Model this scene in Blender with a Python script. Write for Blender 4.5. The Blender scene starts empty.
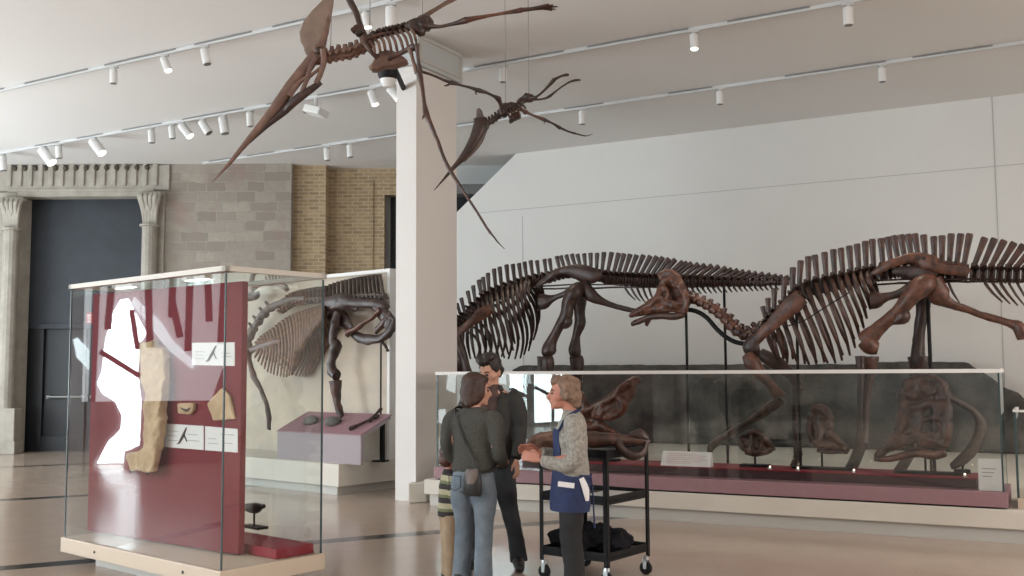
import bpy, bmesh, math, random
from mathutils import Vector as V, Matrix, noise
R = math.radians
rnd = random.Random(7)
SC = bpy.context.scene
COL = SC.collection
F = 1020.0
TH = math.atan(82.0 / F)
CT, ST = math.cos(TH), math.sin(TH)
RO = R(.35)      # the hand-held camera leans a little
EYE = V((0, 0, 1.6))

# ---------- camera ----------
cd = bpy.data.cameras.new('camera')
cd.sensor_width = 36; cd.lens = 36 * F / 1024; cd.clip_end = 200
cam = bpy.data.objects.new('camera', cd); COL.objects.link(cam)
cam.location = EYE; cam.rotation_euler = (Matrix.Rotation(math.pi / 2 + TH, 3, 'X') @ Matrix.Rotation(-RO, 3, 'Z')).to_euler()
SC.camera = cam

# ---------- survey helpers: sight lines met with the real planes of the hall ----------
def ray(x, y):
    a0 = (x - 512) / F; b0 = (288 - y) / F
    a = a0 * math.cos(RO) + b0 * math.sin(RO); b = b0 * math.cos(RO) - a0 * math.sin(RO)
    return V((a, CT - ST * b, ST + CT * b))
def at_h(x, y, h):
    d = ray(x, y); return EYE + d * ((h - EYE.z) / d.z)
def at_Y(x, y, Y):
    d = ray(x, y); return EYE + d * (Y / d.y)
class Plane:
    """upright plane through p0 with horizontal direction a (to the right) and n (away from the eye)"""
    def __init__(s, p0, p1):
        s.p = V((p0[0], p0[1], 0)); a = V((p1[0] - p0[0], p1[1] - p0[1], 0)); s.a = a.normalized()
        s.n = V((-s.a.y, s.a.x, 0))
        if s.n.y < 0: s.n = -s.n
        s.rot = math.atan2(s.a.y, s.a.x)
    def at(s, x, y, off=0.0):
        d = ray(x, y); t = ((s.p + s.n * off - EYE).dot(s.n)) / d.dot(s.n)
        return EYE + d * t
    def pt(s, u, off, z):
        return s.p + s.a * u + s.n * off + V((0, 0, z))
    def mir(s, P, off=0.0):
        k = (P - s.p).dot(s.n) - off
        return P - s.n * (2 * k)

# ---------- objects ----------
OFF = {}
def link(o):
    COL.objects.link(o); return o
def tag(o, label=None, cat=None, group=None, kind=None):
    if label: o['label'] = label
    if cat: o['category'] = cat
    if group: o['group'] = group
    if kind: o['kind'] = kind
    return o
def thing(name, label, cat, loc, group=None):
    o = bpy.data.objects.new(name, None); o.empty_display_size = .1
    o.location = loc; link(o); OFF[o.name] = V(loc)
    return tag(o, label, cat, group)
def off_of(o):
    while o.parent: o = o.parent
    return OFF.get(o.name, V((0, 0, 0)))
def kids(o): return [c for c in bpy.data.objects if c.parent == o]
def dup(root, loc, rot=None, label=None):
    r = root.copy(); link(r); r.location = loc
    if rot is not None: r.rotation_euler = rot
    if label: r['label'] = label
    for ch in KIDS[root.name]:
        c = ch.copy(); link(c); c.parent = r
        for g in KIDS.get(ch.name, []):
            d = g.copy(); link(d); d.parent = c
    return r
KIDS = {}

def frames(pts, up=None):
    n = len(pts); T = []
    for i in range(n):
        a = pts[max(0, i - 1)]; b = pts[min(n - 1, i + 1)]
        t = (b - a); T.append(t.normalized() if t.length > 1e-9 else V((0, 0, 1)))
    ref = V(up) if up is not None else (V((0, 0, 1)) if abs(T[0].z) < .9 else V((1, 0, 0)))
    out = []
    for t in T:
        s = ref - t * ref.dot(t)
        if s.length < 1e-4: s = t.orthogonal()
        s.normalize(); out.append((t, s, t.cross(s)))
        if up is None: ref = s
    return out

def cat_pts(pts, k=4):
    """smooth path through the given points (vectors of any size as tuples)"""
    P = [tuple(p) for p in pts]; n = len(P)
    if n < 3 or k < 2: return P
    out = []
    for i in range(n - 1):
        p0 = P[max(0, i - 1)]; p1 = P[i]; p2 = P[i + 1]; p3 = P[min(n - 1, i + 2)]
        for j in range(k):
            t = j / k
            out.append(tuple(.5 * (2 * b + (c - a) * t + (2 * a - 5 * b + 4 * c - d) * t * t + (3 * b - a - 3 * c + d) * t ** 3)
                             for a, b, c, d in zip(p0, p1, p2, p3)))
    out.append(P[-1]); return out

class MB:
    def __init__(s): s.v = []; s.f = []
    def add(s, vs, fs):
        k = len(s.v); s.v += [V(x) for x in vs]; s.f += [tuple(i + k for i in f) for f in fs]; return s
    def ringed(s, rings, cap=True, closed=False):
        n = len(rings[0]); vs = [p for r in rings for p in r]; fs = []
        m = len(rings)
        for i in range(m if closed else m - 1):
            for j in range(n):
                a = i * n + j; b = i * n + (j + 1) % n; i2 = (i + 1) % m
                fs.append((a, b, i2 * n + (j + 1) % n, i2 * n + j))
        if cap and not closed:
            fs.append(tuple(reversed(range(n)))); fs.append(tuple(range((m - 1) * n, m * n)))
        return s.add(vs, fs)
    def tube(s, pts, rad, seg=8, flat=1.0, up=None, k=1, cap=True):
        """round bar along pts; rad one radius or one per point; flat squeezes it across 'up'"""
        n = len(pts)
        if not isinstance(rad, (list, tuple)): rad = [rad] * n
        if k > 1 and n > 2:
            q = cat_pts([tuple(p) + (r,) for p, r in zip(pts, rad)], k)
            pts = [V(x[:3]) for x in q]; rad = [max(x[3], 1e-4) for x in q]
        pts = [V(p) for p in pts]
        rings = []
        for p, r, (t, u, w) in zip(pts, rad, frames(pts, up)):
            rings.append([p + u * (math.cos(6.28319 * j / seg) * r) + w * (math.sin(6.28319 * j / seg) * r * flat) for j in range(seg)])
        return s.ringed(rings, cap)
    def bone(s, a, b, r0, rm, r1, seg=8, flat=1.0, up=None, bend=None):
        """long bone with swollen ends"""
        a = V(a); b = V(b); c = bend if bend is not None else V((0, 0, 0))
        L = b - a; P = []; Q = []
        for t, r in ((-.03, r0 * .55), (.0, r0 * .95), (.06, r0), (.16, r0 * .72 + rm * .28), (.32, rm), (.6, rm), (.8, rm * .55 + r1 * .45), (.93, r1), (.99, r1 * .95), (1.03, r1 * .5)):
            P.append(a + L * t + c * (4 * t * (1 - t))); Q.append(r)
        return s.tube(P, Q, seg, flat, up)
    def ell(s, c, r, rot=None, seg=12, rings=8):
        c = V(c); vs = [c + (rot @ V((0, 0, -r[2])) if rot else V((0, 0, -r[2])))]; fs = []
        for i in range(1, rings):
            ph = -math.pi / 2 + math.pi * i / rings
            for j in range(seg):
                th = 2 * math.pi * j / seg
                p = V((r[0] * math.cos(ph) * math.cos(th), r[1] * math.cos(ph) * math.sin(th), r[2] * math.sin(ph)))
                vs.append(c + (rot @ p if rot else p))
        vs.append(c + (rot @ V((0, 0, r[2])) if rot else V((0, 0, r[2]))))
        for j in range(seg):
            fs.append((0, 1 + (j + 1) % seg, 1 + j))
            for i in range(rings - 2):
                a = 1 + i * seg
                fs.append((a + j, a + (j + 1) % seg, a + seg + (j + 1) % seg, a + seg + j))
            a = 1 + (rings - 2) * seg
            fs.append((a + j, a + (j + 1) % seg, len(vs) - 1))
        return s.add(vs, fs)
    def box(s, lo, hi, M=None):
        x0, y0, z0 = lo; x1, y1, z1 = hi
        vs = [V(p) for p in ((x0, y0, z0), (x1, y0, z0), (x1, y1, z0), (x0, y1, z0), (x0, y0, z1), (x1, y0, z1), (x1, y1, z1), (x0, y1, z1))]
        if M: vs = [M @ p for p in vs]
        return s.add(vs, [(0, 3, 2, 1), (4, 5, 6, 7), (0, 1, 5, 4), (1, 2, 6, 5), (2, 3, 7, 6), (3, 0, 4, 7)])
    def prism(s, poly, d):
        """closed outline poly pushed along d"""
        n = len(poly); d = V(d); poly = [V(p) for p in poly]
        vs = poly + [p + d for p in poly]
        fs = [tuple(reversed(range(n))), tuple(range(n, 2 * n))] + [(i, (i + 1) % n, n + (i + 1) % n, n + i) for i in range(n)]
        return s.add(vs, fs)
    def bar(s, a, b, w, h, up=(0, 0, 1)):
        a = V(a); b = V(b); t = (b - a).normalized(); u = V(up); u = (u - t * u.dot(t))
        if u.length < 1e-4: u = t.orthogonal()
        u.normalize(); q = t.cross(u)
        P = [a + q * (i * w / 2) + u * (j * h / 2) for i, j in ((-1, -1), (1, -1), (1, 1), (-1, 1))]
        return s.prism(P, b - a)
    def build(s, name, mat, parent=None, origin=None, smooth=False, bevel=0, remesh=0, smth=0, shake=0, shake_f=6.0, sub=0):
        o3 = off_of(parent) if parent else (V(origin) if origin is not None else V((0, 0, 0)))
        me = bpy.data.meshes.new(name)
        me.from_pydata([tuple(p - o3) for p in s.v], [], s.f); me.update()
        bm = bmesh.new(); bm.from_mesh(me); bmesh.ops.recalc_face_normals(bm, faces=bm.faces); bm.to_mesh(me); bm.free()
        o = bpy.data.objects.new(name, me); link(o)
        if remesh or bevel or sub:
            if bevel:
                m = o.modifiers.new('b', 'BEVEL'); m.width = bevel; m.segments = 2; m.limit_method = 'ANGLE'; m.angle_limit = R(35)
            if remesh:
                m = o.modifiers.new('r', 'REMESH'); m.mode = 'VOXEL'; m.voxel_size = remesh
                if smth:
                    m = o.modifiers.new('s', 'SMOOTH'); m.factor = .5; m.iterations = smth
            if sub:
                m = o.modifiers.new('u', 'SUBSURF'); m.levels = sub; m.render_levels = sub
            dg = bpy.context.evaluated_depsgraph_get()
            nm = bpy.data.meshes.new_from_object(o.evaluated_get(dg)); o.modifiers.clear()
            old = o.data; o.data = nm; bpy.data.meshes.remove(old); nm.name = name; me = nm
        if shake:
            for v in me.vertices:
                q = (v.co + o3) * shake_f
                v.co += noise.noise_vector(q) * shake + noise.noise_vector(q * 2.7) * (shake * .45)
        if smooth or remesh or sub:
            me.polygons.foreach_set('use_smooth', [True] * len(me.polygons))
            if smooth and not (remesh or sub):
                try: me.set_sharp_from_angle(angle=R(50))
                except Exception: pass
        if mat: me.materials.append(mat)
        if parent:
            o.parent = parent; KIDS.setdefault(parent.name, []).append(o)
        elif origin is not None: o.location = o3
        OFF.setdefault(o.name, o3)
        return o

# ---------- materials ----------
def newmat(name):
    m = bpy.data.materials.new(name); m.use_nodes = True; t = m.node_tree
    return m, t, t.nodes['Principled BSDF'], t.nodes.new, t.links.new
def mix(t, fac, a, b, blend='MIX'):
    n = t.nodes.new('ShaderNodeMix'); n.data_type = 'RGBA'; n.blend_type = blend
    for s, k in ((fac, 0), (a, 6), (b, 7)):
        if isinstance(s, (int, float)): n.inputs[k].default_value = s
        elif isinstance(s, tuple): n.inputs[k].default_value = s + ((1,) if len(s) == 3 else ())
        else: t.links.new(s, n.inputs[k])
    return n.outputs[2]
def mth(t, op, a, b=0.0, c=0.0):
    n = t.nodes.new('ShaderNodeMath'); n.operation = op
    for i, x in enumerate((a, b, c)):
        if isinstance(x, (int, float)): n.inputs[i].default_value = x
        else: t.links.new(x, n.inputs[i])
    return n.outputs[0]
def nz(t, scale, detail=3, rough=.55, vec=None, coord='Object'):
    n = t.nodes.new('ShaderNodeTexNoise'); n.inputs['Scale'].default_value = scale
    n.inputs['Detail'].default_value = detail; n.inputs['Roughness'].default_value = rough
    if vec is None:
        tc = t.nodes.new('ShaderNodeTexCoord'); vec = tc.outputs[coord]
    t.links.new(vec, n.inputs['Vector']); return n.outputs['Fac']
def ramp(t, fac, lo, hi):
    n = t.nodes.new('ShaderNodeMapRange'); n.inputs[1].default_value = lo; n.inputs[2].default_value = hi
    t.links.new(fac, n.inputs[0]); return n.outputs[0]
def bump(t, bs, h, strength=.3, dist=.02):
    n = t.nodes.new('ShaderNodeBump'); n.inputs['Strength'].default_value = strength; n.inputs['Distance'].default_value = dist
    t.links.new(h, n.inputs['Height']); t.links.new(n.outputs[0], bs.inputs['Normal'])
def plain(name, c, rough=.5, metal=0.0, var=.0, scale=8.0, c2=None, bmp=0.0, bscale=60, spec=None):
    m, t, b, N, L = newmat(name)
    b.inputs['Base Color'].default_value = c + (1,); b.inputs['Roughness'].default_value = rough; b.inputs['Metallic'].default_value = metal
    if 'fossil' in name: scale *= 1.4
    if spec is not None: b.inputs['Specular IOR Level'].default_value = spec
    if var or c2:
        f = ramp(t, nz(t, scale, 5, .62), .36, .64)
        d = c2 if c2 else tuple(x * (1 - var) for x in c)
        L(mix(t, f, c, d), b.inputs['Base Color'])
    if bmp: bump(t, b, nz(t, bscale, 4), bmp, .01)
    return m
def glow(name, c, s):
    m, t, b, N, L = newmat(name)
    b.inputs['Base Color'].default_value = c + (1,); b.inputs['Emission Color'].default_value = c + (1,); b.inputs['Emission Strength'].default_value = s
    return m
def glassy(name, tint=(.972, .985, .98), base=.045, rough=0.0):
    m = bpy.data.materials.new(name); m.use_nodes = True; t = m.node_tree; t.nodes.clear()
    N = t.nodes.new; L = t.links.new
    out = N('ShaderNodeOutputMaterial'); mx = N('ShaderNodeMixShader'); tr = N('ShaderNodeBsdfTransparent'); gl = N('ShaderNodeBsdfGlossy')
    tr.inputs[0].default_value = tint + (1,); gl.inputs['Color'].default_value = (.95, 1, 1, 1); gl.inputs['Roughness'].default_value = rough
    lw = N('ShaderNodeLayerWeight'); lw.inputs['Blend'].default_value = .5
    f = mth(t, 'POWER', lw.outputs['Facing'], 5.0); f = mth(t, 'MULTIPLY_ADD', f, 1 - base, base)
    L(f, mx.inputs[0]); L(tr.outputs[0], mx.inputs[1]); L(gl.outputs[0], mx.inputs[2]); L(mx.outputs[0], out.inputs[0])
    return m
def wall_uv(t):
    tc = t.nodes.new('ShaderNodeTexCoord'); sp = t.nodes.new('ShaderNodeSeparateXYZ'); cb = t.nodes.new('ShaderNodeCombineXYZ')
    t.links.new(tc.outputs['Object'], sp.inputs[0]); t.links.new(sp.outputs[0], cb.inputs[0]); t.links.new(sp.outputs[2], cb.inputs[1])
    return cb.outputs[0], tc.outputs['Object']
def masonry(name, ca, cb, cm, w, h, mortar, tint=None, rough=.85):
    m, t, b, N, L = newmat(name); uv, ob = wall_uv(t)
    wob = nz(t, 1.3, 3, vec=ob)
    k = N('ShaderNodeTexBrick'); k.inputs['Scale'].default_value = 1; k.inputs['Brick Width'].default_value = w; k.inputs['Row Height'].default_value = h
    k.inputs['Mortar Size'].default_value = mortar; k.inputs['Mortar Smooth'].default_value = .4; k.inputs['Bias'].default_value = 0
    k.offset = .5; k.squash = 1.4 if tint else 1; k.squash_frequency = 3
    k.inputs['Color1'].default_value = ca + (1,); k.inputs['Color2'].default_value = cb + (1,); k.inputs['Mortar'].default_value = cm + (1,)
    vm = N('ShaderNodeVectorMath'); vm.operation = 'MULTIPLY_ADD'
    nn = N('ShaderNodeTexNoise'); nn.inputs['Scale'].default_value = 4; L(ob, nn.inputs['Vector'])
    L(nn.outputs['Color'], vm.inputs[0]); vm.inputs[1].default_value = (.10 if tint else .01,) * 3; L(uv, vm.inputs[2])
    L(vm.outputs[0], k.inputs['Vector'])
    c = k.outputs['Color']
    if tint: c = mix(t, mth(t, 'MULTIPLY', ramp(t, nz(t, 1.7, 2, vec=ob), .55, .7), .55), c, tint)
    c = mix(t, mth(t, 'MULTIPLY', ramp(t, nz(t, 9, 5, vec=ob), .3, .75), .4), c, tuple(x * .62 for x in ca))
    L(c, b.inputs['Base Color']); b.inputs['Roughness'].default_value = rough
    hh = mth(t, 'MULTIPLY_ADD', k.outputs['Fac'], -.6, nz(t, 22, 4, vec=ob)); bump(t, b, hh, .5, .02)
    return m

M = {}
M['wall'] = plain('white_plaster', (.74, .74, .72), .9, var=.02, scale=1.5)
M['ceil'] = plain('ceiling_paint', (.80, .785, .77), .95)
M['seam'] = plain('panel_seam', (.50, .50, .49), .9)
M['grey_plaster'] = plain('grey_plaster', (.50, .53, .53), .9)
M['stone'] = masonry('rubble_stone', (.41, .37, .315), (.265, .235, .205), (.36, .33, .285), .40, .205, .018, tint=(.33, .22, .195))
M['brick'] = masonry('yellow_brick', (.47, .345, .195), (.30, .215, .125), (.52, .44, .33), .215, .077, .012)
M['dressed'] = plain('dressed_stone', (.44, .41, .36), .85, c2=(.34, .315, .27), scale=3, bmp=.25, bscale=18)
M['dark_hole'] = plain('recess_shadow_stone', (.10, .085, .07), .9)
M['navy'] = plain('navy_door_paint', (.028, .036, .048), .6, var=.25, scale=3)
M['navy2'] = plain('dark_door_paint', (.012, .014, .018), .5)
M['pillar'] = plain('pillar_paint', (.76, .73, .705), .85)
M['dusk'] = plain('dim_wall_paint', (.20, .185, .18), .9)
M['dusk2'] = plain('side_wall_paint', (.30, .27, .27), .9)
M['white'] = plain('white_enamel', (.78, .78, .77), .4)
M['trackw'] = plain('track_white', (.60, .61, .61), .5)
M['slot'] = plain('track_slot_grey', (.22, .22, .22), .6)
M['black'] = plain('black_steel', (.008, .008, .009), .55, spec=.25)
M['steel'] = plain('dull_steel', (.35, .36, .36), .35, metal=.9)
M['cream'] = plain('cream_laminate', (.57, .475, .375), .45)
M['cream2'] = plain('pale_platform_paint', (.64, .60, .53), .6, var=.05, scale=2)
M['plinth'] = plain('plinth_grey', (.50, .49, .455), .6)
M['red'] = plain('red_fabric_board', (.160, .003, .012), .8, var=.12, scale=40)
M['red2'] = plain('crimson_deck', (.24, .008, .020), .6)
M['maroon'] = plain('deck_front_shade', (.045, .014, .018), .6)  # deck front darkened to maroon, its shade put into the colour
M['mauve'] = plain('mauve_laminate', (.30, .17, .19), .55, var=.08, scale=20)
M['mauve2'] = plain('lilac_laminate', (.31, .262, .275), .6)
M['paper'] = plain('label_card', (.72, .70, .69), .7)
M['ink'] = plain('grey_print', (.28, .27, .28), .8)
M['pinkprint'] = plain('pink_print', (.62, .42, .42), .8)
M['lime'] = plain('limestone_slab', (.56, .40, .25), .85, c2=(.44, .30, .18), scale=7, bmp=.35, bscale=25)
M['glass'] = glassy('display_glass')
M['edge'] = plain('glass_edge', (.045, .075, .078), .25)
M['rim'] = plain('case_rim', (.56, .53, .48), .5)
M['rimwhite'] = plain('white_case_rim', (.74, .72, .69), .5)
M['backdrop'] = plain('painted_rock_backdrop', (.60, .51, .40), .9, c2=(.47, .42, .36), scale=1.6, bmp=.3, bscale=12)
M['slab'] = plain('dark_rock_relief', (.115, .105, .093), .85, c2=(.022, .023, .022), scale=1.6, bmp=.8, bscale=9)
M['bone_dark'] = plain('dark_brown_fossil', (.055, .026, .019), .42, c2=(.018, .010, .009), scale=9, bmp=.25)
M['bone'] = plain('brown_fossil', (.088, .037, .024), .42, c2=(.026, .013, .011), scale=8, bmp=.25)
M['bone_red'] = plain('reddish_fossil', (.150, .058, .034), .42, c2=(.046, .021, .015), scale=8, bmp=.25)
M['bone_warm'] = plain('warm_brown_cast', (.185, .100, .072), .5, c2=(.095, .052, .040), scale=9, bmp=.2)
M['crest'] = plain('dull_brown_crest', (.23, .165, .13), .55, c2=(.17, .118, .095), scale=6)
M['bone_tan'] = plain('tan_fossil', (.235, .125, .078), .6, c2=(.085, .048, .033), scale=9, bmp=.25)
M['bone_grey'] = plain('grey_brown_fossil', (.15, .115, .10), .6, c2=(.085, .065, .06), scale=9, bmp=.25)
M['rock'] = plain('grey_stone', (.14, .135, .12), .8, c2=(.09, .085, .08), scale=14)
M['bulb'] = glow('lamp_lens', (1, .96, .88), 5)
M['bulbsmall'] = glow('case_lamp', (1, .72, .5), 4)
M['tubelit'] = glow('case_light_tube', (1, .93, .85), 3)
M['exit'] = plain('red_sign', (.55, .08, .09), .5)
# =============================== THE HALL ===============================
ZC = 5.86
def struct(o, label=None):
    o['kind'] = 'structure'
    if label: o['label'] = label
    return o
# polished stone floor with dark inlaid bands
m, t, b, N, L = newmat('polished_floor'); M['floor'] = m
tc = N('ShaderNodeTexCoord'); sp = N('ShaderNodeSeparateXYZ'); L(tc.outputs['Object'], sp.inputs[0])
q = mth(t, 'MULTIPLY_ADD', sp.outputs[0], -.505, sp.outputs[1])
q = mth(t, 'DIVIDE', mth(t, 'SUBTRACT', q, 10.55), 5.65)
q = mth(t, 'FRACT', mth(t, 'ADD', q, 20.0))
band = mth(t, 'LESS_THAN', q, .045)
base = mix(t, ramp(t, nz(t, 3.5, 5, vec=tc.outputs['Object']), .3, .7), (.45, .345, .27), (.385, .295, .23))
base = mix(t, ramp(t, nz(t, 60, 3, vec=tc.outputs['Object']), .35, .65), base, (.46, .365, .295))
L(mix(t, band, base, (.045, .04, .036)), b.inputs['Base Color'])
b.inputs['Roughness'].default_value = .17; b.inputs['Specular IOR Level'].default_value = .65
struct(MB().box((-13.5, -9, -.2), (17, 22.5, 0)).build('floor', M['floor']), 'polished tan stone floor with dark inlaid bands')
struct(MB().box((-13.5, -9, ZC), (17, 22.5, ZC + .2)).build('ceiling', M['ceil']), 'plain pale ceiling with rows of track lights')

YS = 20.7
def sx(px, Y=YS): return at_Y(px, 300, Y).x
def sz(py, Y=YS): return at_Y(90, py, Y).z
xL, xR, zT = sx(20.5), sx(143), sz(197)
xE = sx(290)
w = MB(); w.box((-13.5, YS, 0), (xL - .12, YS + .7, ZC)); w.box((xR, YS, 0), (xE, YS + .7, ZC)); w.box((xL - .12, YS, zT + .1), (xR, YS + .7, ZC))
struct(w.build('wall_left', M['stone']), 'rubble stone wall around the dark doorway')
# dressed stone portal (old entrance)
p = MB()
p.box((xL - .52, YS - .05, .0), (xL - .12, YS + .0, zT + .1)); p.box((xR + .0, YS - .05, 0), (xR + .42, YS, zT + .1))
p.prism([(xL - .12, YS - .02, 0), (xL, YS + .38, 0), (xL - .12, YS + .38, 0)], (0, 0, zT))
p.box((xL - .12, YS - .06, zT), (xR + .02, YS + .3, zT + .13))
p.box((xL - .7, YS - .05, zT + .13), (xR + .5, YS, ZC - .02))
p.box((xL - .3, YS - .08, zT + .1), (xR + .2, YS - .02, zT + .17))
p.build('trim_1', M['dressed'], bevel=.015)
struct(bpy.data.objects['trim_1'], 'dressed stone surround of the dark doorway')
f = MB(); n = 15
for i in range(n):
    x = xL - .28 + (xR - xL + .5) * i / (n - 1)
    f.box((x - .05, YS - .09, zT + .22), (x + .05, YS - .03, zT + .22 + .50 + .03 * math.sin(i * 2.1)))
f = f.build('trim_2', M['dressed'], bevel=.02); struct(f, 'row of upright stone blocks over the dark doorway')
f = MB(); n = 14
for i in range(n):
    x = sx(12 + 133 * i / (n - 1)); z = sz(168.5)
    f.ell((x, YS - .065, z), (.055, .05, .06), seg=8, rings=5)
struct(f.build('trim_3', M['dark_hole'], smooth=True), 'row of small dark bosses under the ceiling')
for i, (cx, lo, hi) in enumerate(((13, 202, 229), (151, 197, 226))):
    k = MB(); x = sx(cx); z0, z1 = sz(hi), sz(lo)
    for j in range(9):
        u = -.17 + .34 * j / 8
        k.tube([(x + u * .7, YS - .16, z0), (x + u * .8, YS - .2, (z0 + z1) / 2), (x + u * 1.1, YS - .24 - .05 * (j % 2), z1 - .05), (x + u * 1.3, YS - .18, z1 + .03)], [.03, .045, .06, .03], 6, k=3)
    k.box((x - .24, YS - .22, z1), (x + .24, YS - .05, z1 + .07))
    k.ell((x, YS - .2, (z0 + z1) / 2 + .1), (.09, .08, .16)); k.ell((x + .12, YS - .22, z1 - .1), (.06, .05, .07)); k.ell((x - .11, YS - .22, z1 - .06), (.06, .05, .07))
    k.tube([(x, YS - .16, 0.0), (x, YS - .16, 1.0), (x, YS - .16, z0)], [.17, .15, .15], 14)
    k.tube([(x, YS - .16, z0 - .05), (x, YS - .16, z0)], [.2, .2], 14)
    k.box((x - .26, YS - .32, 0), (x + .26, YS - .02, .9)); k.box((x - .3, YS - .36, 0), (x + .3, YS, .25))
    struct(k.build('trim_%d' % (4 + i), M['dressed'], bevel=.012), ('carved stone capital and shaft left of the doorway', 'carved stone capital and shaft right of the doorway')[i])
# doorway: navy upper wall, dark double door below
YD = YS + .36
d = MB(); zs = at_Y(60, 328, YD).z
d.box((xL - .12, YD + .04, zs), (xR + .1, YD + .2, zT + .1))
dr = d.build('door_1', M['navy']); struct(dr, 'tall dark navy doorway in the stone portal')
zd = sz(328); x0d, x1d = sx(40, YD), sx(136, YD); xm = (x0d + x1d) / 2
MB().box((xL - .12, YD + .10, 0), (xR + .1, YD + .18, zs)).build('door_panel', M['navy2'], dr)
tr = MB(); tr.box((x0d, YD - .04, zs - .02), (x1d + .1, YD + .06, zs + .09)); tr.build('door_trim', M['navy'], dr, bevel=.01)
tr = MB()
for xa, xb in ((x0d, xm - .03), (xm + .03, x1d)):
    tr.box((xa, YD + .02, .0), (xa + .09, YD + .1, zs)); tr.box((xb - .09, YD + .02, .0), (xb, YD + .1, zs)); tr.box((xa, YD + .03, .0), (xb, YD + .09, .3))
tr.build('door_frame', M['navy2'], dr)
pb = MB(); zb = at_Y(65, 397, YD).z
for xa, xb in ((sx(50, YD), sx(87, YD)), (sx(93, YD), sx(130, YD))): 
    pb.tube([(xa, YD - .03, zb), (xb, YD - .03, zb)], .025); pb.box((xa, YD - .03, zb - .03), (xa + .05, YD + .05, zb + .03)); pb.box((xb - .05, YD - .03, zb - .03), (xb, YD + .05, zb + .03))
pb.build('push_bar', M['steel'], dr)
e = at_Y(88, 318, YD - .06)
ex = MB().box((e.x - .06, YD + .0, e.z - .11), (e.x + .06, YD + .04, e.z + .11)).build('wall_sign', M['exit'], origin=(e.x, YD, e.z)); tag(ex, 'small red and white upright sign on the dark doorway', 'sign')
s = MB()
for k in range(3): s.box((e.x - .03, YD - .006, e.z - .085 + .06 * k), (e.x + .03, YD + .001, e.z - .05 + .06 * k))
s.build('print', M['paper'], ex)

# brick part, its pilaster, the dark window with the grey panel above it
YB = 21.25
xP = sx(325, 20.9); xW = sx(384, YB); zW = at_Y(384, 195, YB).z
w = MB(); w.box((xE - .05, 20.9, 0), (xP, YB + .6, ZC)); w.box((xP - .05, YB, 0), (xW, YB + .6, ZC)); w.box((xW, YB, zW), (sx(440, YB), YB + .6, ZC)); w.box((xW, YB, 0), (sx(440, YB), YB + .6, 1.2))
struct(w.build('wall_rear', M['brick']), 'yellow brick wall with a shallow pilaster')
w = MB(); xg = sx(372, YB)
w.bar((xg, YB - .01, 1), (xg, YB - .01, zW + .35), .03, .04, (0, 1, 0)); w.bar((xg, YB - .01, zW + .35), (sx(440, YB), YB - .01, zW + .35), .03, .04)
struct(w.build('trim_6', M['brick']), 'brick reveal line around the dark window')
xq = sx(600, YB + .3)
w = MB().box((sx(440, YB), YB - .2, at_Y(470, 184, YB - .2).z), (xq, YB + .6, ZC))
struct(w.build('trim_7', M['grey_plaster']), 'grey plaster panel above the dark window')
w = MB().box((xW, YB + .35, 0), (xq, YB + .4, ZC - .3)); wi = w.build('window_1', M['navy2']); struct(wi, 'dark window behind the white pillar')
w = MB(); zf = at_Y(470, 184, YB).z
w.box((sx(440, YB), YB - .05, zf - .22), (xq, YB + .34, zf)); w.box((xW - .02, YB + .2, 0), (xW + .1, YB + .34, zW)); w.build('window_frame', M['slot'], wi)

# white end wall running from far left to near right, its left edge cut on a slant
WALL = Plane(tuple(at_h(520, 153.3, ZC))[:2], tuple(at_h(1024, 93, ZC))[:2])
def wq(x, y): return WALL.at(x, y)
P = [wq(516, 153), wq(457, 212), wq(420, 249)]
P[0].z = ZC
end = WALL.at(1024, 200); uL = (P[2] - WALL.p).dot(WALL.a)
poly = [P[0], P[1], P[2], WALL.pt(uL, 0, 0), WALL.pt(19, 0, 0), WALL.pt(19, 0, ZC)]
w = MB().prism(poly, WALL.n * .15)
struct(w.build('wall_right', M['wall']), 'white plaster wall with a slanted left edge')
sm = MB()
def seam(a, b): sm.bar(a - WALL.n * .001, b - WALL.n * .001, .012, .012, (0, 0, 1) if abs(a.z - b.z) < .5 else tuple(WALL.n))
A = wq(992, 100); Bq = A.copy(); A.z = 0; Bq.z = ZC; seam(A, Bq)
A = wq(478, 214.5); Bq = wq(1022, 160); Bq.z = A.z = wq(700, 193).z; seam(A, WALL.pt(18, 0, A.z))
A = wq(470, 205 + 20); A = wq(466, 300); Bq = wq(470, 225); A.z = 0; seam(WALL.pt(uL + 2.4, 0, 0), WALL.pt(uL + 2.4, 0, P[2].z + .5))
sm.build('seam', M['seam'], bpy.data.objects['wall_right'])

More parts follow.
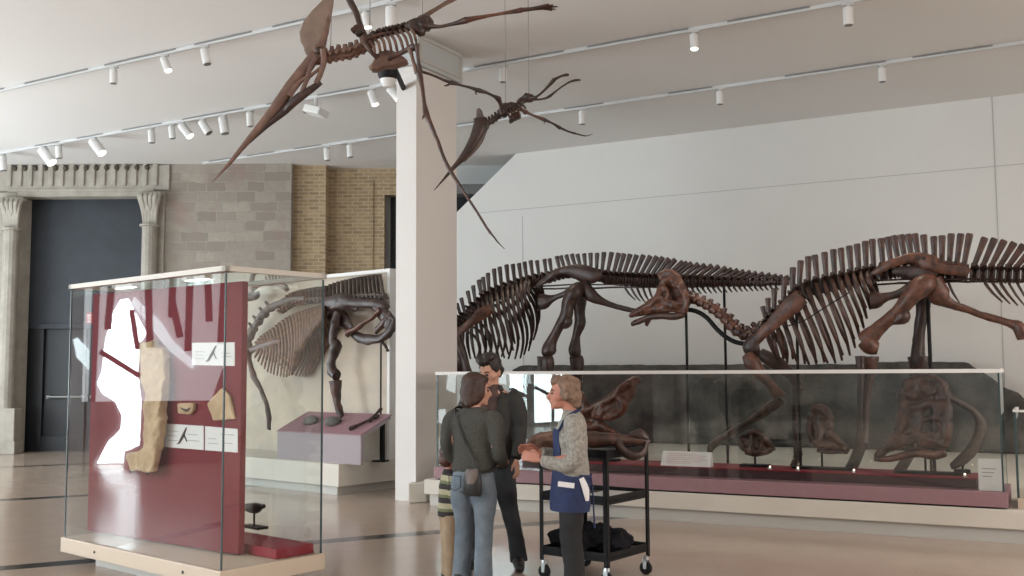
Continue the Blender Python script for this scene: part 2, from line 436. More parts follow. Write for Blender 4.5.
# walls behind and beside the camera close the hall
struct(MB().box((-13.7, -9, 0), (-13.5, YS, ZC)).build('wall_side', M['dusk2']), 'pale wall with slanted windows')
struct(MB().box((-13.5, -9.2, 0), (17, -9, ZC)).build('wall_back', M['dusk']), 'pale wall behind the viewer')
struct(MB().box((17, -9, 0), (17.2, 12, ZC)).build('wall_far_right', M['pillar']), 'pale wall beyond the right side')
M['day'] = glow('daylight_glass', (.86, .95, 1), 4.5)
M['haze'] = glow('added_veil_glow', (.93, .95, 1), 1.5)  # glow added on the side wall to veil the red case glass
M['day2'] = glow('daylight_glass_bright', (.88, .96, 1), 22.0)
def refl(px, py): return (10.58 - (px - 115) * .01715, 3.06 - (py - 290) * .01758)
wins = [
    ([refl(*q) for q in ((84, 262), (246, 262), (246, 335), (222, 372), (212, 402), (84, 402))], 'haze', [(refl(*a), refl(*b)) for a, b in (((146, 262), (150, 348)), ((172, 262), (171, 318)), ((171, 300), (180, 338)), ((189, 262), (188, 352)), ((206, 262), (209, 322)), ((224, 262), (221, 345)), ((96, 262), (94, 402)), ((112, 262), (108, 330)))]),  # added glowing pane, no window; its bars make the dark stripes in the veil
    ([refl(*q) for q in ((103, 372), (106, 340), (113, 312), (120, 300), (127, 299), (136, 316), (146, 334), (139, 344), (138, 372), (142, 402), (141, 446), (126, 452), (126, 484), (99, 486), (101, 463), (111, 442), (123, 430), (124, 416), (117, 402), (104, 394), (99, 384))], 'day2', [(refl(101, 352), refl(141, 377)), (refl(131, 310), refl(138, 350))]),
    ([refl(*q) for q in ((131, 303), (133, 297), (160, 322), (172, 341), (194, 362), (193, 370), (170, 352), (158, 338))], 'day', []),
    ([refl(*q) for q in ((74, 340), (78, 338), (91, 352), (90, 370), (78, 358))], 'day', []),
    ([refl(*q) for q in ((66, 365), (69, 376), (71, 388), (70, 412), (66, 420))], 'day2', []),
    ([(1.5, .1), (2.62, .1), (2.62, 1.75), (1.6, 1.75)], 'day2', [((1.95, 1.75), (2.0, .1)), ((1.5, .6), (2.62, 1.1))]),
    ([(4.64, .2), (4.98, .25), (4.98, .55), (4.7, .6)], 'day', []),
    ([(4.4, 1.0), (4.66, 1.1), (4.6, 1.5), (4.35, 1.6)], 'day', []),
    ([(2.75, 1.2), (3.05, 1.25), (3.1, 1.6), (2.8, 1.7)], 'day', []),
    ([(12.2, .5), (18.5, .5), (18.5, 4.4), (13, 4.4)], 'day', [((13.8, .5), (14.2, 4.4)), ((16, .5), (16.3, 4.4))]),
    ([(-2.5, 1.9), (6.5, 1.9), (7.0, 4.3), (-2.0, 4.3)], 'day', [((.4, 1.9), (.8, 4.3)), ((3.4, 1.9), (3.8, 4.3))]),
]
for i, (pl, mk, bars) in enumerate(wins):
    w = MB().prism([(-13.5, y, max(z, .02)) for y, z in pl], (.008 if mk == 'haze' else .03, 0, 0)).build('window_%d' % (i + 2), M[mk]); struct(w, 'bright slanted pane out of view on the side wall')
    for a, c in bars:
        MB().bar((-13.46, a[0], max(a[1], .02)), (-13.46, c[0], max(c[1], .02)), .12 if mk == 'haze' else .09, .05, (1, 0, 0)).build('window_frame', M['navy2'], w)

# =============================== ADDED FILLS, SIDE WINDOW LIGHT, SPOTS ===============================
def area(name, loc, sx_, sy_, power, col, rot=(0, 0, 0)):
    l = bpy.data.lights.new(name, 'AREA'); l.shape = 'RECTANGLE'; l.size = sx_; l.size_y = sy_; l.energy = power; l.color = col
    o = bpy.data.objects.new(name, l); o.location = loc; o.rotation_euler = rot; link(o); return o
area('ceiling_fill', (-3, -3.5, ZC - .05), 7, 4, 420, (1, .95, .9))  # unseen fill panels added under the ceiling to brighten the hall
area('ceiling_fill', (7, -1.5, ZC - .05), 6, 5, 420, (1, .93, .87))
area('ceiling_fill', (9.5, 5.5, ZC - .05), 4, 4, 300, (1, .92, .85))
area('right_fill', (16.9, -2.5, 2.6), 3.5, 8, 1200, (1, .95, .91), (0, R(90), 0))  # fill added to light the pillar's right face; no window is built here
area('side_window_light', (-13.35, 15.4, 2.4), 3.8, 6, 430, (.84, .94, 1), (0, R(-90), 0))
area('side_window_light', (-13.35, 2.2, 3.1), 2.3, 9, 1080, (.86, .95, 1), (0, R(-90), 0))
def spot(name, loc, target, power, col=(1, .86, .70), size=50, blend=.6):
    l = bpy.data.lights.new(name, 'SPOT'); l.energy = power; l.color = col; l.spot_size = R(size); l.spot_blend = blend; l.shadow_soft_size = .08
    o = bpy.data.objects.new(name, l); o.location = loc
    o.rotation_euler = (V(target) - V(loc)).to_track_quat('-Z', 'Y').to_euler(); link(o); return o

# =============================== TRACK LIGHTING ===============================
hall = V((.868, -.497, 0)).normalized()
rails = []
for nm, px, py, lo, hi in (('a', 128, 61.5, -10, 12), ('b', 434, 75.7, -11, 12), ('c', 440, 128.3, -10, 12)):
    c = at_h(px, py, ZC - .03); rails.append((c, lo, hi))
lab = ('long white ceiling light track nearest the viewer', 'long white ceiling light track in the middle row, running past the pillar', 'long white ceiling light track furthest back, nearest the white wall')
for i, (c, lo, hi) in enumerate(rails):
    a = c + hall * lo; e = c + hall * hi
    if i == 2: a = c + hall * -5.8
    r = thing('ceiling_track', lab[i], 'light track', (c.x, c.y, c.z), 'ceiling light tracks')
    MB().bar(a, e, .04, .05).build('rail', M['trackw'], r)
    L_ = (e - a).length; s = MB(); k = 0; x = .2; rr = random.Random(i)
    side = V((hall.y, -hall.x, 0)); side = side if side.y < 0 else -side
    while x < L_ - .8:
        ln = rr.choice((.7, 1.0, 1.4)); A = a + hall * x + side * .024 + V((0, 0, .012)); Bv = A + hall * ln
        MB().bar(A, Bv, .012, .018).build('slot', M['slot'], r); x += ln + rr.choice((.35, .5, 1.1))
SP = None; nsp = 0
def spotlight(rail, px, py, size, tilt, az, lit, label):
    """one cylindrical lamp head on its stem below the track"""
    global SP, nsp
    c = rails[rail][0]; pl = Plane((c.x, c.y), (c.x + hall.x, c.y + hall.y)); p = pl.at(px, py); p.z = ZC - .06
    nm = ('pair', lit)
    if SP is None: SP = {}
    key = (round(size, 2), lit)
    if key in SP: return dup(SP[key], p, (0, 0, az), label) if False else build_spot(p, size, tilt, az, lit, label)
    return build_spot(p, size, tilt, az, lit, label)
def build_spot(p, size, tilt, az, lit, label):
    t = thing('track_spotlight', label, 'spotlight', p, 'track spotlights')
    ax = V((math.sin(tilt) * math.cos(az), math.sin(tilt) * math.sin(az), -math.cos(tilt)))
    top = p + V((0, 0, -.05)); L_ = size * 1.75
    st = MB().tube([p + V((0, 0, .02)), p + V((0, 0, -.06))], .022, 8); st.box((p.x - .06, p.y - .03, p.z - .015), (p.x + .06, p.y + .03, p.z + .01)); st.build('stem', M['trackw'], t)
    a = top - ax * .02; b = top + ax * L_; r = size / 2
    MB().tube([a, a + ax * .01, a + ax * .02, b - ax * .012, b], [r * .6, r * .95, r, r, r * .98], 16).build('housing', M['white'], t, smooth=True)
    MB().tube([b + ax * .001, b + ax * .006], [r * .84, r * .84], 16).build('lens', M['bulb'] if lit else M['slot'], t)
    return t
import itertools
D = lambda d: R(d)
heads = [  # rail, px, size, tilt, azimuth, lit
    (0, 113, .13, 0, 0, 0), (0, 163, .13, 25, -20, 1), (0, 203.5, .14, 15, -20, 0), (0, 365, .12, 12, -20, 1), (0, 391, .17, 0, 0, 0),
    (1, 4, .19, 8, 10, 0), (1, 44, .24, 40, -15, 1), (1, 60, .15, 5, 0, 0), (1, 94, .22, 40, -15, 1), (1, 152, .15, 5, 0, 0), (1, 172, .14, 8, 0, 0), (1, 182, .18, 40, -10, 1),
    (1, 202, .17, 35, -10, 0), (1, 223, .19, 12, -20, 0), (1, 250, .15, 4, 0, 0), (1, 371, .15, 20, -20, 1), (1, 390, .15, 40, -20, 1), (1, 503, .13, 0, 0, 0), (1, 695, .13, 10, -90, 1), (1, 851, .14, 0, 0, 0),
    (2, 327, .15, 5, 0, 0), (2, 350, .15, 5, 0, 0), (2, 582, .14, 0, 0, 0), (2, 720, .13, 0, 0, 0), (2, 883, .13, 0, 0, 0)]
row = ('nearest', 'middle', 'furthest')
cnt = {0: 0, 1: 0, 2: 0}; ordw = ('first', 'second', 'third', 'fourth', 'fifth', 'sixth', 'seventh', 'eighth', 'ninth', 'tenth', 'eleventh', 'twelfth', 'thirteenth', 'fourteenth', 'fifteenth')
for rl, px, size, tl, az, lit in heads:
    c = rails[rl][0]; pl = Plane((c.x, c.y), (c.x + hall.x, c.y + hall.y))
    p = pl.at(px, 100); p.z = ZC - .06
    lb = '%s white spotlight, %s from the left on the %s ceiling track' % ('lit' if lit else 'unlit', ordw[cnt[rl]], row[rl]); cnt[rl] += 1
    build_spot(p, size * .80, D(tl), D(az), lit, lb)
    if (rl, px) in ((1, 695), (1, 851), (1, 503), (2, 582), (0, 391)):
        tg_ = {695: (2.6, 12.6, 2.4), 851: (4.6, 11.4, 2.2), 503: (.2, 13.6, 2.0), 582: (1.2, 13.2, 2.4), 391: (-.9, 8.2, 4.2)}[px]
        spot('track_beam', p + V((0, 0, -.35)), tg_, 170 if px != 391 else 40, (1, .84, .66), 42, .9)
# pale projector box on the middle track
c = rails[1][0]; pl = Plane((c.x, c.y), (c.x + hall.x, c.y + hall.y)); p = pl.at(316, 100); p.z = ZC - .06
t = thing('projector', 'small pale boxy projector tilted under the middle ceiling track', 'projector', p)
rot = Matrix.Translation(p + V((0, 0, -.2))) @ Matrix.Rotation(R(20), 4, 'Y') @ Matrix.Rotation(R(-30), 4, 'Z')
MB().box((-.17, -.12, -.06), (.17, .12, .06), rot).build('body', M['white'], t, bevel=.02)
MB().tube([p + V((0, 0, .02)), p + V((0, 0, -.16))], .03).build('bracket', M['trackw'], t)
MB().tube([rot @ V((-.16, -.02, -.02)), rot @ V((-.21, -.02, -.03))], [.045, .05], 14).build('lens', M['slot'], t)

# =============================== PILLAR ===============================
pc = at_h(411, 500, 0.0); pl_r = V((.5, .866, 0)); pl_l = V((-.866, .5, 0))
pc = EYE + ray(416, 300) * (12.7); pc.z = 0
PW, PL_ = .93, .31
def pil(mb, g, z0, z1):
    A = pc - pl_r * g - pl_l * g
    return mb.prism([A + V((0, 0, z0)), A + pl_r * (PW + 2 * g) + V((0, 0, z0)), A + pl_r * (PW + 2 * g) + pl_l * (PL_ + 2 * g) + V((0, 0, z0)), A + pl_l * (PL_ + 2 * g) + V((0, 0, z0))], (0, 0, z1 - z0))
w = pil(MB(), 0, 0, ZC).build('pillar', M['pillar'], origin=(pc.x, pc.y, 0)); tag(w, 'square white pillar rising to the ceiling', 'pillar', kind='structure')
k = pil(MB(), .06, ZC - .40, ZC); k.build('capital', M['grey_plaster'], w)
k = MB(); A = pc + pl_r * .02 - pl_l * .065; E = pc + pl_r * (PW) - pl_l * .065
for a, e2 in (((A, ZC - .05), (E, ZC - .05)), ((A, ZC - .34), (E, ZC - .34)), ((A, ZC - .34), (A, ZC - .05)), ((E, ZC - .34), (E, ZC - .05))):
    k.bar(V((a[0].x, a[0].y, a[1])), V((e2[0].x, e2[0].y, e2[1])), .02, .02, (0, 0, 1) if a[1] == e2[1] else (1, 0, 0))
k.build('capital_trim', M['rim'], w)
g = .17; zb_ = .24
A = pc - pl_r * g - pl_l * g; c = .16
q = [A + pl_r * c, A + pl_r * (PW + 2 * g), A + pl_r * (PW + 2 * g) + pl_l * (PL_ + 2 * g), A + pl_l * c]
k = MB().prism(q, (0, 0, zb_)); k.build('base_block', M['cream2'], w, bevel=.015)
# dome camera on a short arm off the capital
dc = EYE + ray(388, 73) * 12.25
t = thing('dome_camera', 'dark dome security camera on an arm beside the pillar top', 'camera', dc)
MB().ell(dc, (.125, .125, .12), seg=18, rings=12).build('dome', M['black'], t, smooth=True)
MB().tube([dc + V((0, 0, -.175)), dc + V((0, 0, -.13)), dc + V((0, 0, -.08))], [.05, .085, .10], 18).build('dome_ring', M['white'], t, smooth=True)
e = pc + V((0, 0, 0)); e = pc + pl_l * .2; e.z = dc.z + .06
MB().tube([dc + V((.08, 0, .06)), V((e.x, e.y, dc.z + .03))], [.028, .034], 10).build('arm', M['black'], t)
# =============================== RED BOARD CASE (front left) ===============================
zb = .22
B0 = at_h(221, 571, zb); BL = at_h(64, 537, zb)
CL = (BL - B0); CLn = CL.length; CL.normalize(); CR = V((-CL.y, CL.x, 0)); CR = CR if CR.y > 0 else -CR
CRn = .88
ztop = 2.335
def cp(a, o, z): return B0 + CL * a + CR * o + V((0, 0, z - zb))
def cbox(mb, a0, a1, o0, o1, z0, z1):
    return mb.prism([cp(a0, o0, z0), cp(a1, o0, z0), cp(a1, o1, z0), cp(a0, o1, z0)], (0, 0, z1 - z0))
base0 = cp(1.1, .5, 0)
case = thing('display_case', 'tall glass display case with a red board inside, standing on a cream base', 'display case', base0)
cbox(MB(), -.02, CLn + .02, -.02, CRn + .02, zb - .12, zb).build('base_plate', M['cream'], case, bevel=.006)
cbox(MB(), .2, CLn - .28, .14, CRn - .14, 0, zb - .12).build('plinth', M['plinth'], case)
for a in (.45, 1.75):
    MB().tube([cp(a, -.024, zb - .06), cp(a, -.016, zb - .06)], [.012, .012], 10).build('screw', M['black'], case)
gt = .009
e = .004
for nm, q in (('a', (0, CLn / 2 - .003, 0, gt)), ('a2', (CLn / 2 + .003, CLn, 0, gt)), ('b', (0, gt, gt + e, CRn - gt - e)), ('c', (CLn - gt, CLn, gt + e, CRn - gt - e)), ('d', (0, CLn / 2 - .003, CRn - gt, CRn)), ('d2', (CLn / 2 + .003, CLn, CRn - gt, CRn))):
    cbox(MB(), q[0], q[1], q[2], q[3], zb + .002, ztop - .03).build('glass_pane', M['glass'], case)
for a, o in ((0, 0), (CLn - gt, 0), (0, CRn - gt), (CLn - gt, CRn - gt)):
    cbox(MB(), a - .001, a + gt + .001, o - .001, o + gt + .001, zb + .002, ztop - .03).build('glass_edge', M['edge'], case)
r = MB(); th = .055
cbox(r, -.015, CLn + .015, -.015, .03, ztop - .02, ztop + .018); cbox(r, -.015, CLn + .015, CRn - .03, CRn + .015, ztop - .02, ztop + .018)
cbox(r, -.015, .03, -.015, CRn + .015, ztop - .02, ztop + .018); cbox(r, CLn - .03, CLn + .015, -.015, CRn + .015, ztop - .02, ztop + .018)
r.build('top_rim', M['rim'], case)
cbox(MB(), .03, CLn - .03, .03, CRn - .03, ztop - .005, ztop + .005).build('top_glass', M['glass'], case)
for a in (.5, 1.55):
    lt = cbox(MB(), a - .16, a + .16, .05, .12, ztop - .045, ztop - .012).build('case_light', M['rim'], case)
    cbox(MB(), a - .13, a + .13, .06, .11, ztop - .052, ztop - .046).build('light_tube', M['tubelit'], lt)
# the board
PR = at_h(238.5, 555, zb + .012); PL0 = at_h(87, 531, zb + .012)
BD = Plane((PL0.x, PL0.y), (PR.x, PR.y)); blen = (PR - PL0).length
o3 = BD.pt(blen / 2, .04, zb + .012)
lo = zb + .012; hi = ztop - .045
bo = MB().prism([BD.pt(0, 0, lo), BD.pt(blen, 0, lo), BD.pt(blen, .055, lo), BD.pt(0, .055, lo)], (0, 0, hi - lo)).build('display_board', M['red'], origin=o3, bevel=.004)
tag(bo, 'tall red fabric-covered board standing in the near glass case', 'display board')
# crimson deck behind the board
o3 = cp(1.2, .72, zb)
dk = cbox(MB(), .05, 2.1, .50, .845, zb + .002, zb + .075).build('red_deck', M['red2'], origin=o3, bevel=.004)
tag(dk, 'low crimson deck on the case base behind the red board', 'deck')
def bp(x, y, off=0.0): return BD.at(x, y, off)
def card(name, px, label, lines, fig=False, grp='white label cards on the red board'):
    P = [bp(x, y, -.0045) for x, y in px]; c = (P[0] + P[2]) / 2
    o = MB().prism(P, BD.n * .004).build(name, M['paper'], origin=c); tag(o, label, 'label', grp)
    k = MB(); up = (P[3] - P[0]); ac = (P[1] - P[0])
    for u0, u1, v, h in lines:
        A = P[0] + ac * u0 + up * v - BD.n * .001; Bq = P[0] + ac * u1 + up * v - BD.n * .001
        k.bar(A, Bq, .004, h, tuple(up))
    if k.v: k.build('print', M['ink'], o)
    if fig:
        k = MB(); c0 = P[0] + ac * .5 + up * .55 - BD.n * .004
        k.tube([c0 + up * .33 + ac * .08, c0, c0 - up * .32 - ac * .10, c0 - up * .38 - ac * .16], [.004, .012, .008, .003], 6)
        k.tube([c0 + up * .1, c0 - up * .25 + ac * .09], [.006, .004], 5)
        k.build('drawing', M['bone_dark'], o)
    return o
card('label_card', ((192, 365), (234.6, 366), (234.6, 342.3), (192, 342.8)), 'white label card with a small dark figure, highest of the cards on the red board', [(.08, .3, .3, .004), (.08, .28, .45, .004), (.08, .3, .6, .004), (.7, .93, .4, .004), (.7, .9, .55, .004)], True)
card('label_card', ((164.5, 447), (203.5, 450), (203.5, 426), (164.5, 423.5)), 'white label card left of the pair below the small fossil chip', [(.1, .35, .3, .004), (.1, .3, .5, .004), (.1, .35, .7, .004), (.6, .9, .35, .004), (.6, .85, .6, .004)], True)
card('label_card', ((205, 450.2), (237.5, 452.6), (237.5, 429), (205, 426.2)), 'white label card right of the pair below the pointed stone', [(.1, .4, .3, .004), (.1, .35, .5, .004), (.5, .9, .7, .004), (.55, .85, .35, .004)])
def chip(px, label, thick, mat='lime', cat='fossil', nm='fossil_slab', sm=.004):
    P = [bp(x, y, -thick) for x, y in px]; c = sum(P, V()) / len(P)
    o = MB().prism(P, BD.n * (thick - .002)).build(nm, M[mat], origin=c, remesh=.009, smth=2, shake=.004, shake_f=12); tag(o, label, cat); return o
c1 = chip(((177, 403), (193, 403), (193, 410), (189.5, 414.5), (177, 414)), 'small tan fossil chip fixed to the red board', .035)
k = MB(); a = bp(181, 408, -.036); e2 = bp(190, 408, -.036); mid = bp(185.5, 410.5, -.042); k.tube([a, mid, e2], [.005, .011, .005], 6, k=3); k.build('fossil_imprint', M['bone_grey'], c1)
chip(((206.5, 404), (221, 387.5), (228, 394.6), (233.7, 419), (212.7, 421)), 'pointed five-sided tan stone slab on the red board', .03)
# tall limestone slab leaning in front of the board
pxs = ((138, 359), (140, 343), (151, 340.5), (153, 346), (161.5, 349.5), (164, 379), (162, 396), (158.5, 412), (161, 420), (158.5, 434), (151.5, 472.5), (127, 469.5), (126.6, 453), (141.3, 449.5), (143.3, 433), (143.5, 400))
P = [BD.at(x, y, -.13 + .05 * (472 - y) / 130) for x, y in pxs]; c = sum(P, V()) / len(P)
sl = MB().prism(P, BD.n * .07).build('limestone_slab', M['lime'], origin=c, remesh=.012, smth=1, shake=.020, shake_f=11); tag(sl, 'tall jagged tan limestone slab leaning before the red board', 'fossil slab')
br = MB(); q = BD.at(140, 472, -.09)
for x, y in ((131, 469), (148, 471)):
    a = BD.at(x, y + .5, -.115); e2 = BD.at(x, y + 2, -.001); br.bar(a - V((0, 0, .01)), e2 - V((0, 0, .01)), .02, .016)
br = br.build('shelf_bracket', M['black'], sl)
# small bone on a stand at the back
s0 = at_h(254, 528, zb + .076)
t = thing('fossil_bone_mount', 'dark lizard-like bone on a black stand behind the red board', 'fossil', s0)
MB().prism([s0 + CL * a + CR * o for a, o in ((-.13, -.05), (.13, -.05), (.13, .05), (-.13, .05))], (0, 0, .02)).build('stand_base', M['black'], t)
MB().tube([s0 + V((0, 0, .02)), s0 + V((0, 0, .14))], .008).build('stand_post', M['black'], t)
q = s0 + V((0, 0, .15))
MB().tube([q + CL * .20, q + CL * .10 + V((0, 0, .01)), q - CL * .02 + V((0, 0, .015)), q - CL * .1 + V((0, 0, .035)), q - CL * .14 + V((0, 0, .04))], [.01, .035, .045, .022, .018], 8, k=4).build('bone', M['bone_dark'], t, smooth=True, shake=.006, shake_f=20)

# =============================== SKELETON CASE BEHIND (left of the pillar) ===============================
q0 = at_h(360, 495, 0); PB = Plane((-4.17, 16.1), (-1.66, 14.0))   # back panel
def on_b(u, off, z): return PB.pt(u, off, z)
uR = (PB.at(391, 400, 0) - PB.p).dot(PB.a); uL = (PB.at(205, 300) - PB.p).dot(PB.a)
zP = PB.at(391, 268.5).z
c0 = on_b((uL + uR) / 2, -.4, 0)
cs = thing('skeleton_case', 'white based wall case holding a skeleton before a painted backdrop, beside the pillar', 'display case', c0)
h1 = .40
def bbox(mb, u0, u1, o0, o1, z0, z1): return mb.prism([on_b(u0, o0, z0), on_b(u1, o0, z0), on_b(u1, o1, z0), on_b(u0, o1, z0)], (0, 0, z1 - z0))
FO = -.92
bbox(MB(), uL, uR - .08, FO + .05, .2, 0, .11).build('plinth', M['plinth'], cs)
bbox(MB(), uL, uR, FO, .25, .11, h1).build('base_plate', M['cream2'], cs, bevel=.006)
bbox(MB(), uL, uR - .04, .04, .12, h1, zP - .05).build('back_panel', M['backdrop'], cs)
r = MB(); bbox(r, uL, uR, -.03, .14, zP - .05, zP); bbox(r, uR - .05, uR, -.03, .14, h1, zP - .05)
r.build('rim', M['rimwhite'], cs)
bbox(MB(), uL, uL + .9, FO + .12, FO + .13, h1, h1 + .62).build('glass_pane', M['glass'], cs)
bbox(MB(), uL, uL + .9, FO + .117, FO + .133, h1 + .62, h1 + .632).build('glass_edge', M['rimwhite'], cs)
# lectern with stones
RD = Plane(tuple(on_b(0, FO + .10, 0))[:2], tuple(on_b(1, FO + .10, 0))[:2])
A = RD.at(277, 468); Bq = RD.at(360.5, 470); za = h1
uA = (A - PB.p).dot(PB.a); uB = (Bq - PB.p).dot(PB.a)
zf = RD.at(320, 434).z; zk = zf + .24
lc = thing('reading_lectern', 'sloping mauve lectern holding stones, on the white base before the skeleton', 'lectern', on_b((uA + uB) / 2, FO + .1, h1))
f0 = FO + .10; f1 = FO + .62
MB().prism([on_b(uA, f0, za), on_b(uA, f0, zf), on_b(uA, f1, zk), on_b(uA, f1, zk - .05), on_b(uA, f0 + .05, zf - .03), on_b(uA, f0 + .05, za)], PB.a * (uB - uA)).build('front_panel', M['mauve2'], lc)
MB().prism([on_b(uA - .01, f0 - .005, zf + .002), on_b(uA - .01, f1 + .01, zk + .005), on_b(uA - .01, f1 + .01, zk + .02), on_b(uA - .01, f0 - .005, zf + .016)], PB.a * (uB - uA + .02)).build('sloping_top', M['mauve'], lc)
for u in (uA + .06, uB - .08):
    bbox(MB(), u - .02, u + .02, f1 - .08, f1 - .04, h1, zk - .03).build('leg', M['black'], lc)
sl = (zk - zf) / (f1 - f0)
def ontop(u, k): return on_b(u, f0 + (f1 - f0) * k, zf + (zk - zf) * k + .02)
for i, (px, lb) in enumerate(((299, 'grey oval fossil stone, left one on the mauve lectern'), (320, 'grey oval fossil stone, right one on the mauve lectern'))):
    u = (RD.at(px, 425, ) - PB.p).dot(PB.a) - .02 * (1 - i); c = ontop(u, .42) + V((0, 0, .035))
    o = MB().ell(c, (.125, .10, .06), Matrix.Rotation(PB.rot + .3 * i, 3, 'Z') @ Matrix.Rotation(R(22), 3, 'X'), 14, 9).build('fossil_stone', M['rock'], origin=c, smooth=True, shake=.01, shake_f=9); tag(o, lb, 'stone', 'stones on the lectern')
for i, (ua, ka, ub, kb, lb) in enumerate(((uB - .30, .15, uB - .12, .8, 'dark narrow bone fragment lying slanted on the lectern'), (uB - .16, .55, uB - .12, .9, 'short black bone fragment standing near the end of the lectern'))):
    a = ontop(ua, ka) + V((0, 0, .025)); e2 = ontop(ub, kb) + V((0, 0, .03 + .07 * i))
    o = MB().bone(a, e2, .03, .018, .026).build('bone_fragment', M['bone_dark'], origin=(a + e2) / 2, smooth=True); tag(o, lb, 'fossil', 'bone fragments on the lectern')
# skeleton before the backdrop
SKB = PB
def B_(x, y, off=-.18): return PB.at(x, y, off)
def bpx(x, y): return (240 + x * .17354, 265 + y * .17354)
sk = thing('mounted_skeleton', 'tan and dark dinosaur skeleton mounted before the painted backdrop', 'skeleton', on_b((uL + uR) / 2, -.3, h1))
tops = [(225, 232, 240, 262), (240, 212, 255, 250), (255, 192, 272, 240), (272, 175, 290, 228), (292, 163, 308, 220), (312, 155, 328, 215), (333, 148, 348, 212), (355, 142, 368, 210), (378, 138, 388, 207), (400, 134, 408, 205), (424, 130, 430, 204), (448, 126, 452, 202), (472, 124, 476, 201), (497, 120, 500, 200), (520, 110, 524, 198), (543, 102, 547, 196), (566, 95, 570, 194), (590, 89, 594, 192), (612, 84, 616, 190), (634, 79, 640, 188), (655, 74, 664, 186), (677, 70, 687, 184), (698, 66, 710, 182), (720, 63, 733, 181), (742, 60, 757, 180), (764, 57, 780, 180), (786, 55, 804, 181), (806, 54, 828, 184)]
for i, (x0, y0, x1, y1) in enumerate(tops):
    a = B_(*bpx(x0, y0)); b_ = B_(*bpx(x1, y1)); d = (b_ - a)
    mt = M['bone_tan'] if i < 9 else M['bone_grey']
    v = MB().tube([b_ - PB.a * .035, b_ + PB.a * .035], [.05, .05], 8); v.tube([b_ - PB.n * .09 + V((0, 0, -.01)), b_ - V((0, 0, .0)), b_ + PB.n * .09 + V((0, 0, -.01))], [.015, .03, .015], 6)
    v = v.build('vertebra', mt, sk, smooth=True)
    MB().tube([b_, b_ - d * .4, a], [.040, .042, .046] if i < 14 else [.034, .034, .038], 8, flat=.4, up=tuple(PB.n)).build('neural_spine', mt, v, smooth=True)
for x, y in ((248, 345), (250, 337), (254, 329), (259, 322), (265, 314), (271, 308)):
    c = B_(x, y, -.2); o = MB().ell(c, (.07, .07, .06)); o.tube([c, c + V((-.09, 0, .10))], [.03, .02], 6); o.build('neck_vertebra', M['bone_grey'], sk, smooth=True, shake=.01, shake_f=12)
rib = [((512, 215), (510, 255)), ((525, 200), (527, 275)), ((540, 190), (543, 293)), ((555, 178), (559, 300)), ((572, 165), (577, 305)), ((590, 152), (593, 306)), ((608, 143), (606, 300)), ((625, 137), (615, 280)), ((642, 131), (626, 258)), ((658, 126), (638, 232)), ((672, 122), (650, 208)), ((686, 118), (664, 185))]
rib = [tuple((60 + x * .382, 260 + y * .382) for x, y in q) for q in rib]
ribm = []
for q1, q2 in zip(rib, rib[1:]): ribm += [q1, tuple(((a[0] + b[0]) / 2, (a[1] + b[1]) / 2) for a, b in zip(q1, q2))]
rib = ribm + [rib[-1]]
for side in (1, -1):
    for i, ((x0, y0), (x1, y1)) in enumerate(rib):
        wv = .30
        def so(k): return -.2 - side * k
        P = [B_(x0, y0, -.2), B_(x0 + (x1 - x0) * .15 + 2, y0 + (y1 - y0) * .12, -.2 - .16), B_(x0 + (x1 - x0) * .5 + 3.5, y0 + (y1 - y0) * .5, -.2 - .27), B_(x1, y1, -.2 - .17)]
        if side < 0:
            P = [PB.mir(p, -.2) for p in P]
            for p in P:
                k = (p - PB.p).dot(PB.n)
                if k > .0: p -= PB.n * (k + .0)
        MB().tube(P, [.024, .031, .029, .016], 8, flat=.55, k=4, up=tuple(PB.a)).build('rib', M['bone_tan'], sk, smooth=True)
def limb(name, pts, rad, mat, off=-.2, k=3, seg=9, flat=1.0, sh=.006):
    P = [PB.at(x, y, o if o is not None else off) for x, y, o in pts]
    return MB().tube(P, [r * .82 for r in rad], seg, k=k, flat=flat).build(name, M[mat], sk, smooth=True, shake=.022, shake_f=8)
limb('backbone', [(247, 346, -.2), (251, 334, -.2), (256, 324, -.2), (264, 313, -.2), (274, 306, -.2), (290, 300, -.2), (306, 299, -.2)], [.06, .07, .07, .07, .06, .06, .05], 'bone_grey')
limb('tail_bone', [(249, 300, -.2), (252, 290, -.2), (260, 284, -.22), (272, 283, -.25), (283, 286, -.25), (288, 291, -.2)], [.07, .06, .05, .05, .06, .03], 'bone_tan')
limb('chevron_bone', [(248, 296, -.2), (255, 297, -.28), (259, 292, -.3)], [.09, .07, .03], 'bone_dark')
limb('shoulder_blade', [(242, 356, -.42), (254, 349, -.45), (270, 343, -.46), (281, 341, -.45)], [.09, .06, .075, .05], 'bone_red', flat=.5)
limb('humerus', [(247, 352, -.45), (250, 365, -.5), (254, 376, -.5)], [.08, .05, .06], 'bone_red')
limb('forearm', [(253, 375, -.5), (261, 390, -.5), (268, 411, -.45), (269, 430, -.4)], [.06, .04, .05, .03], 'bone_grey')
limb('pelvis', [(328, 312, -.25), (336, 305, -.3), (350, 303, -.3), (365, 303, -.3), (380, 305, -.3), (388, 309, -.25)], [.05, .12, .10, .08, .09, .05], 'bone_dark', flat=.6)
limb('pelvis', [(330, 318, -.25), (345, 322, -.3), (352, 330, -.3)], [.10, .12, .08], 'bone_dark', flat=.6)
limb('ischium', [(347, 334, -.35), (360, 326, -.36), (372, 318, -.36), (380, 310, -.34)], [.06, .04, .04, .06], 'bone_red')
limb('pubis', [(352, 334, -.3), (364, 339, -.3), (378, 339, -.32), (389, 332, -.32), (394, 318, -.3)], [.05, .09, .07, .09, .05], 'bone_dark', flat=.6)
limb('pubis', [(375, 308, -.3), (384, 313, -.3), (392, 320, -.3), (394, 332, -.28)], [.08, .09, .07, .03], 'bone_dark', flat=.6)
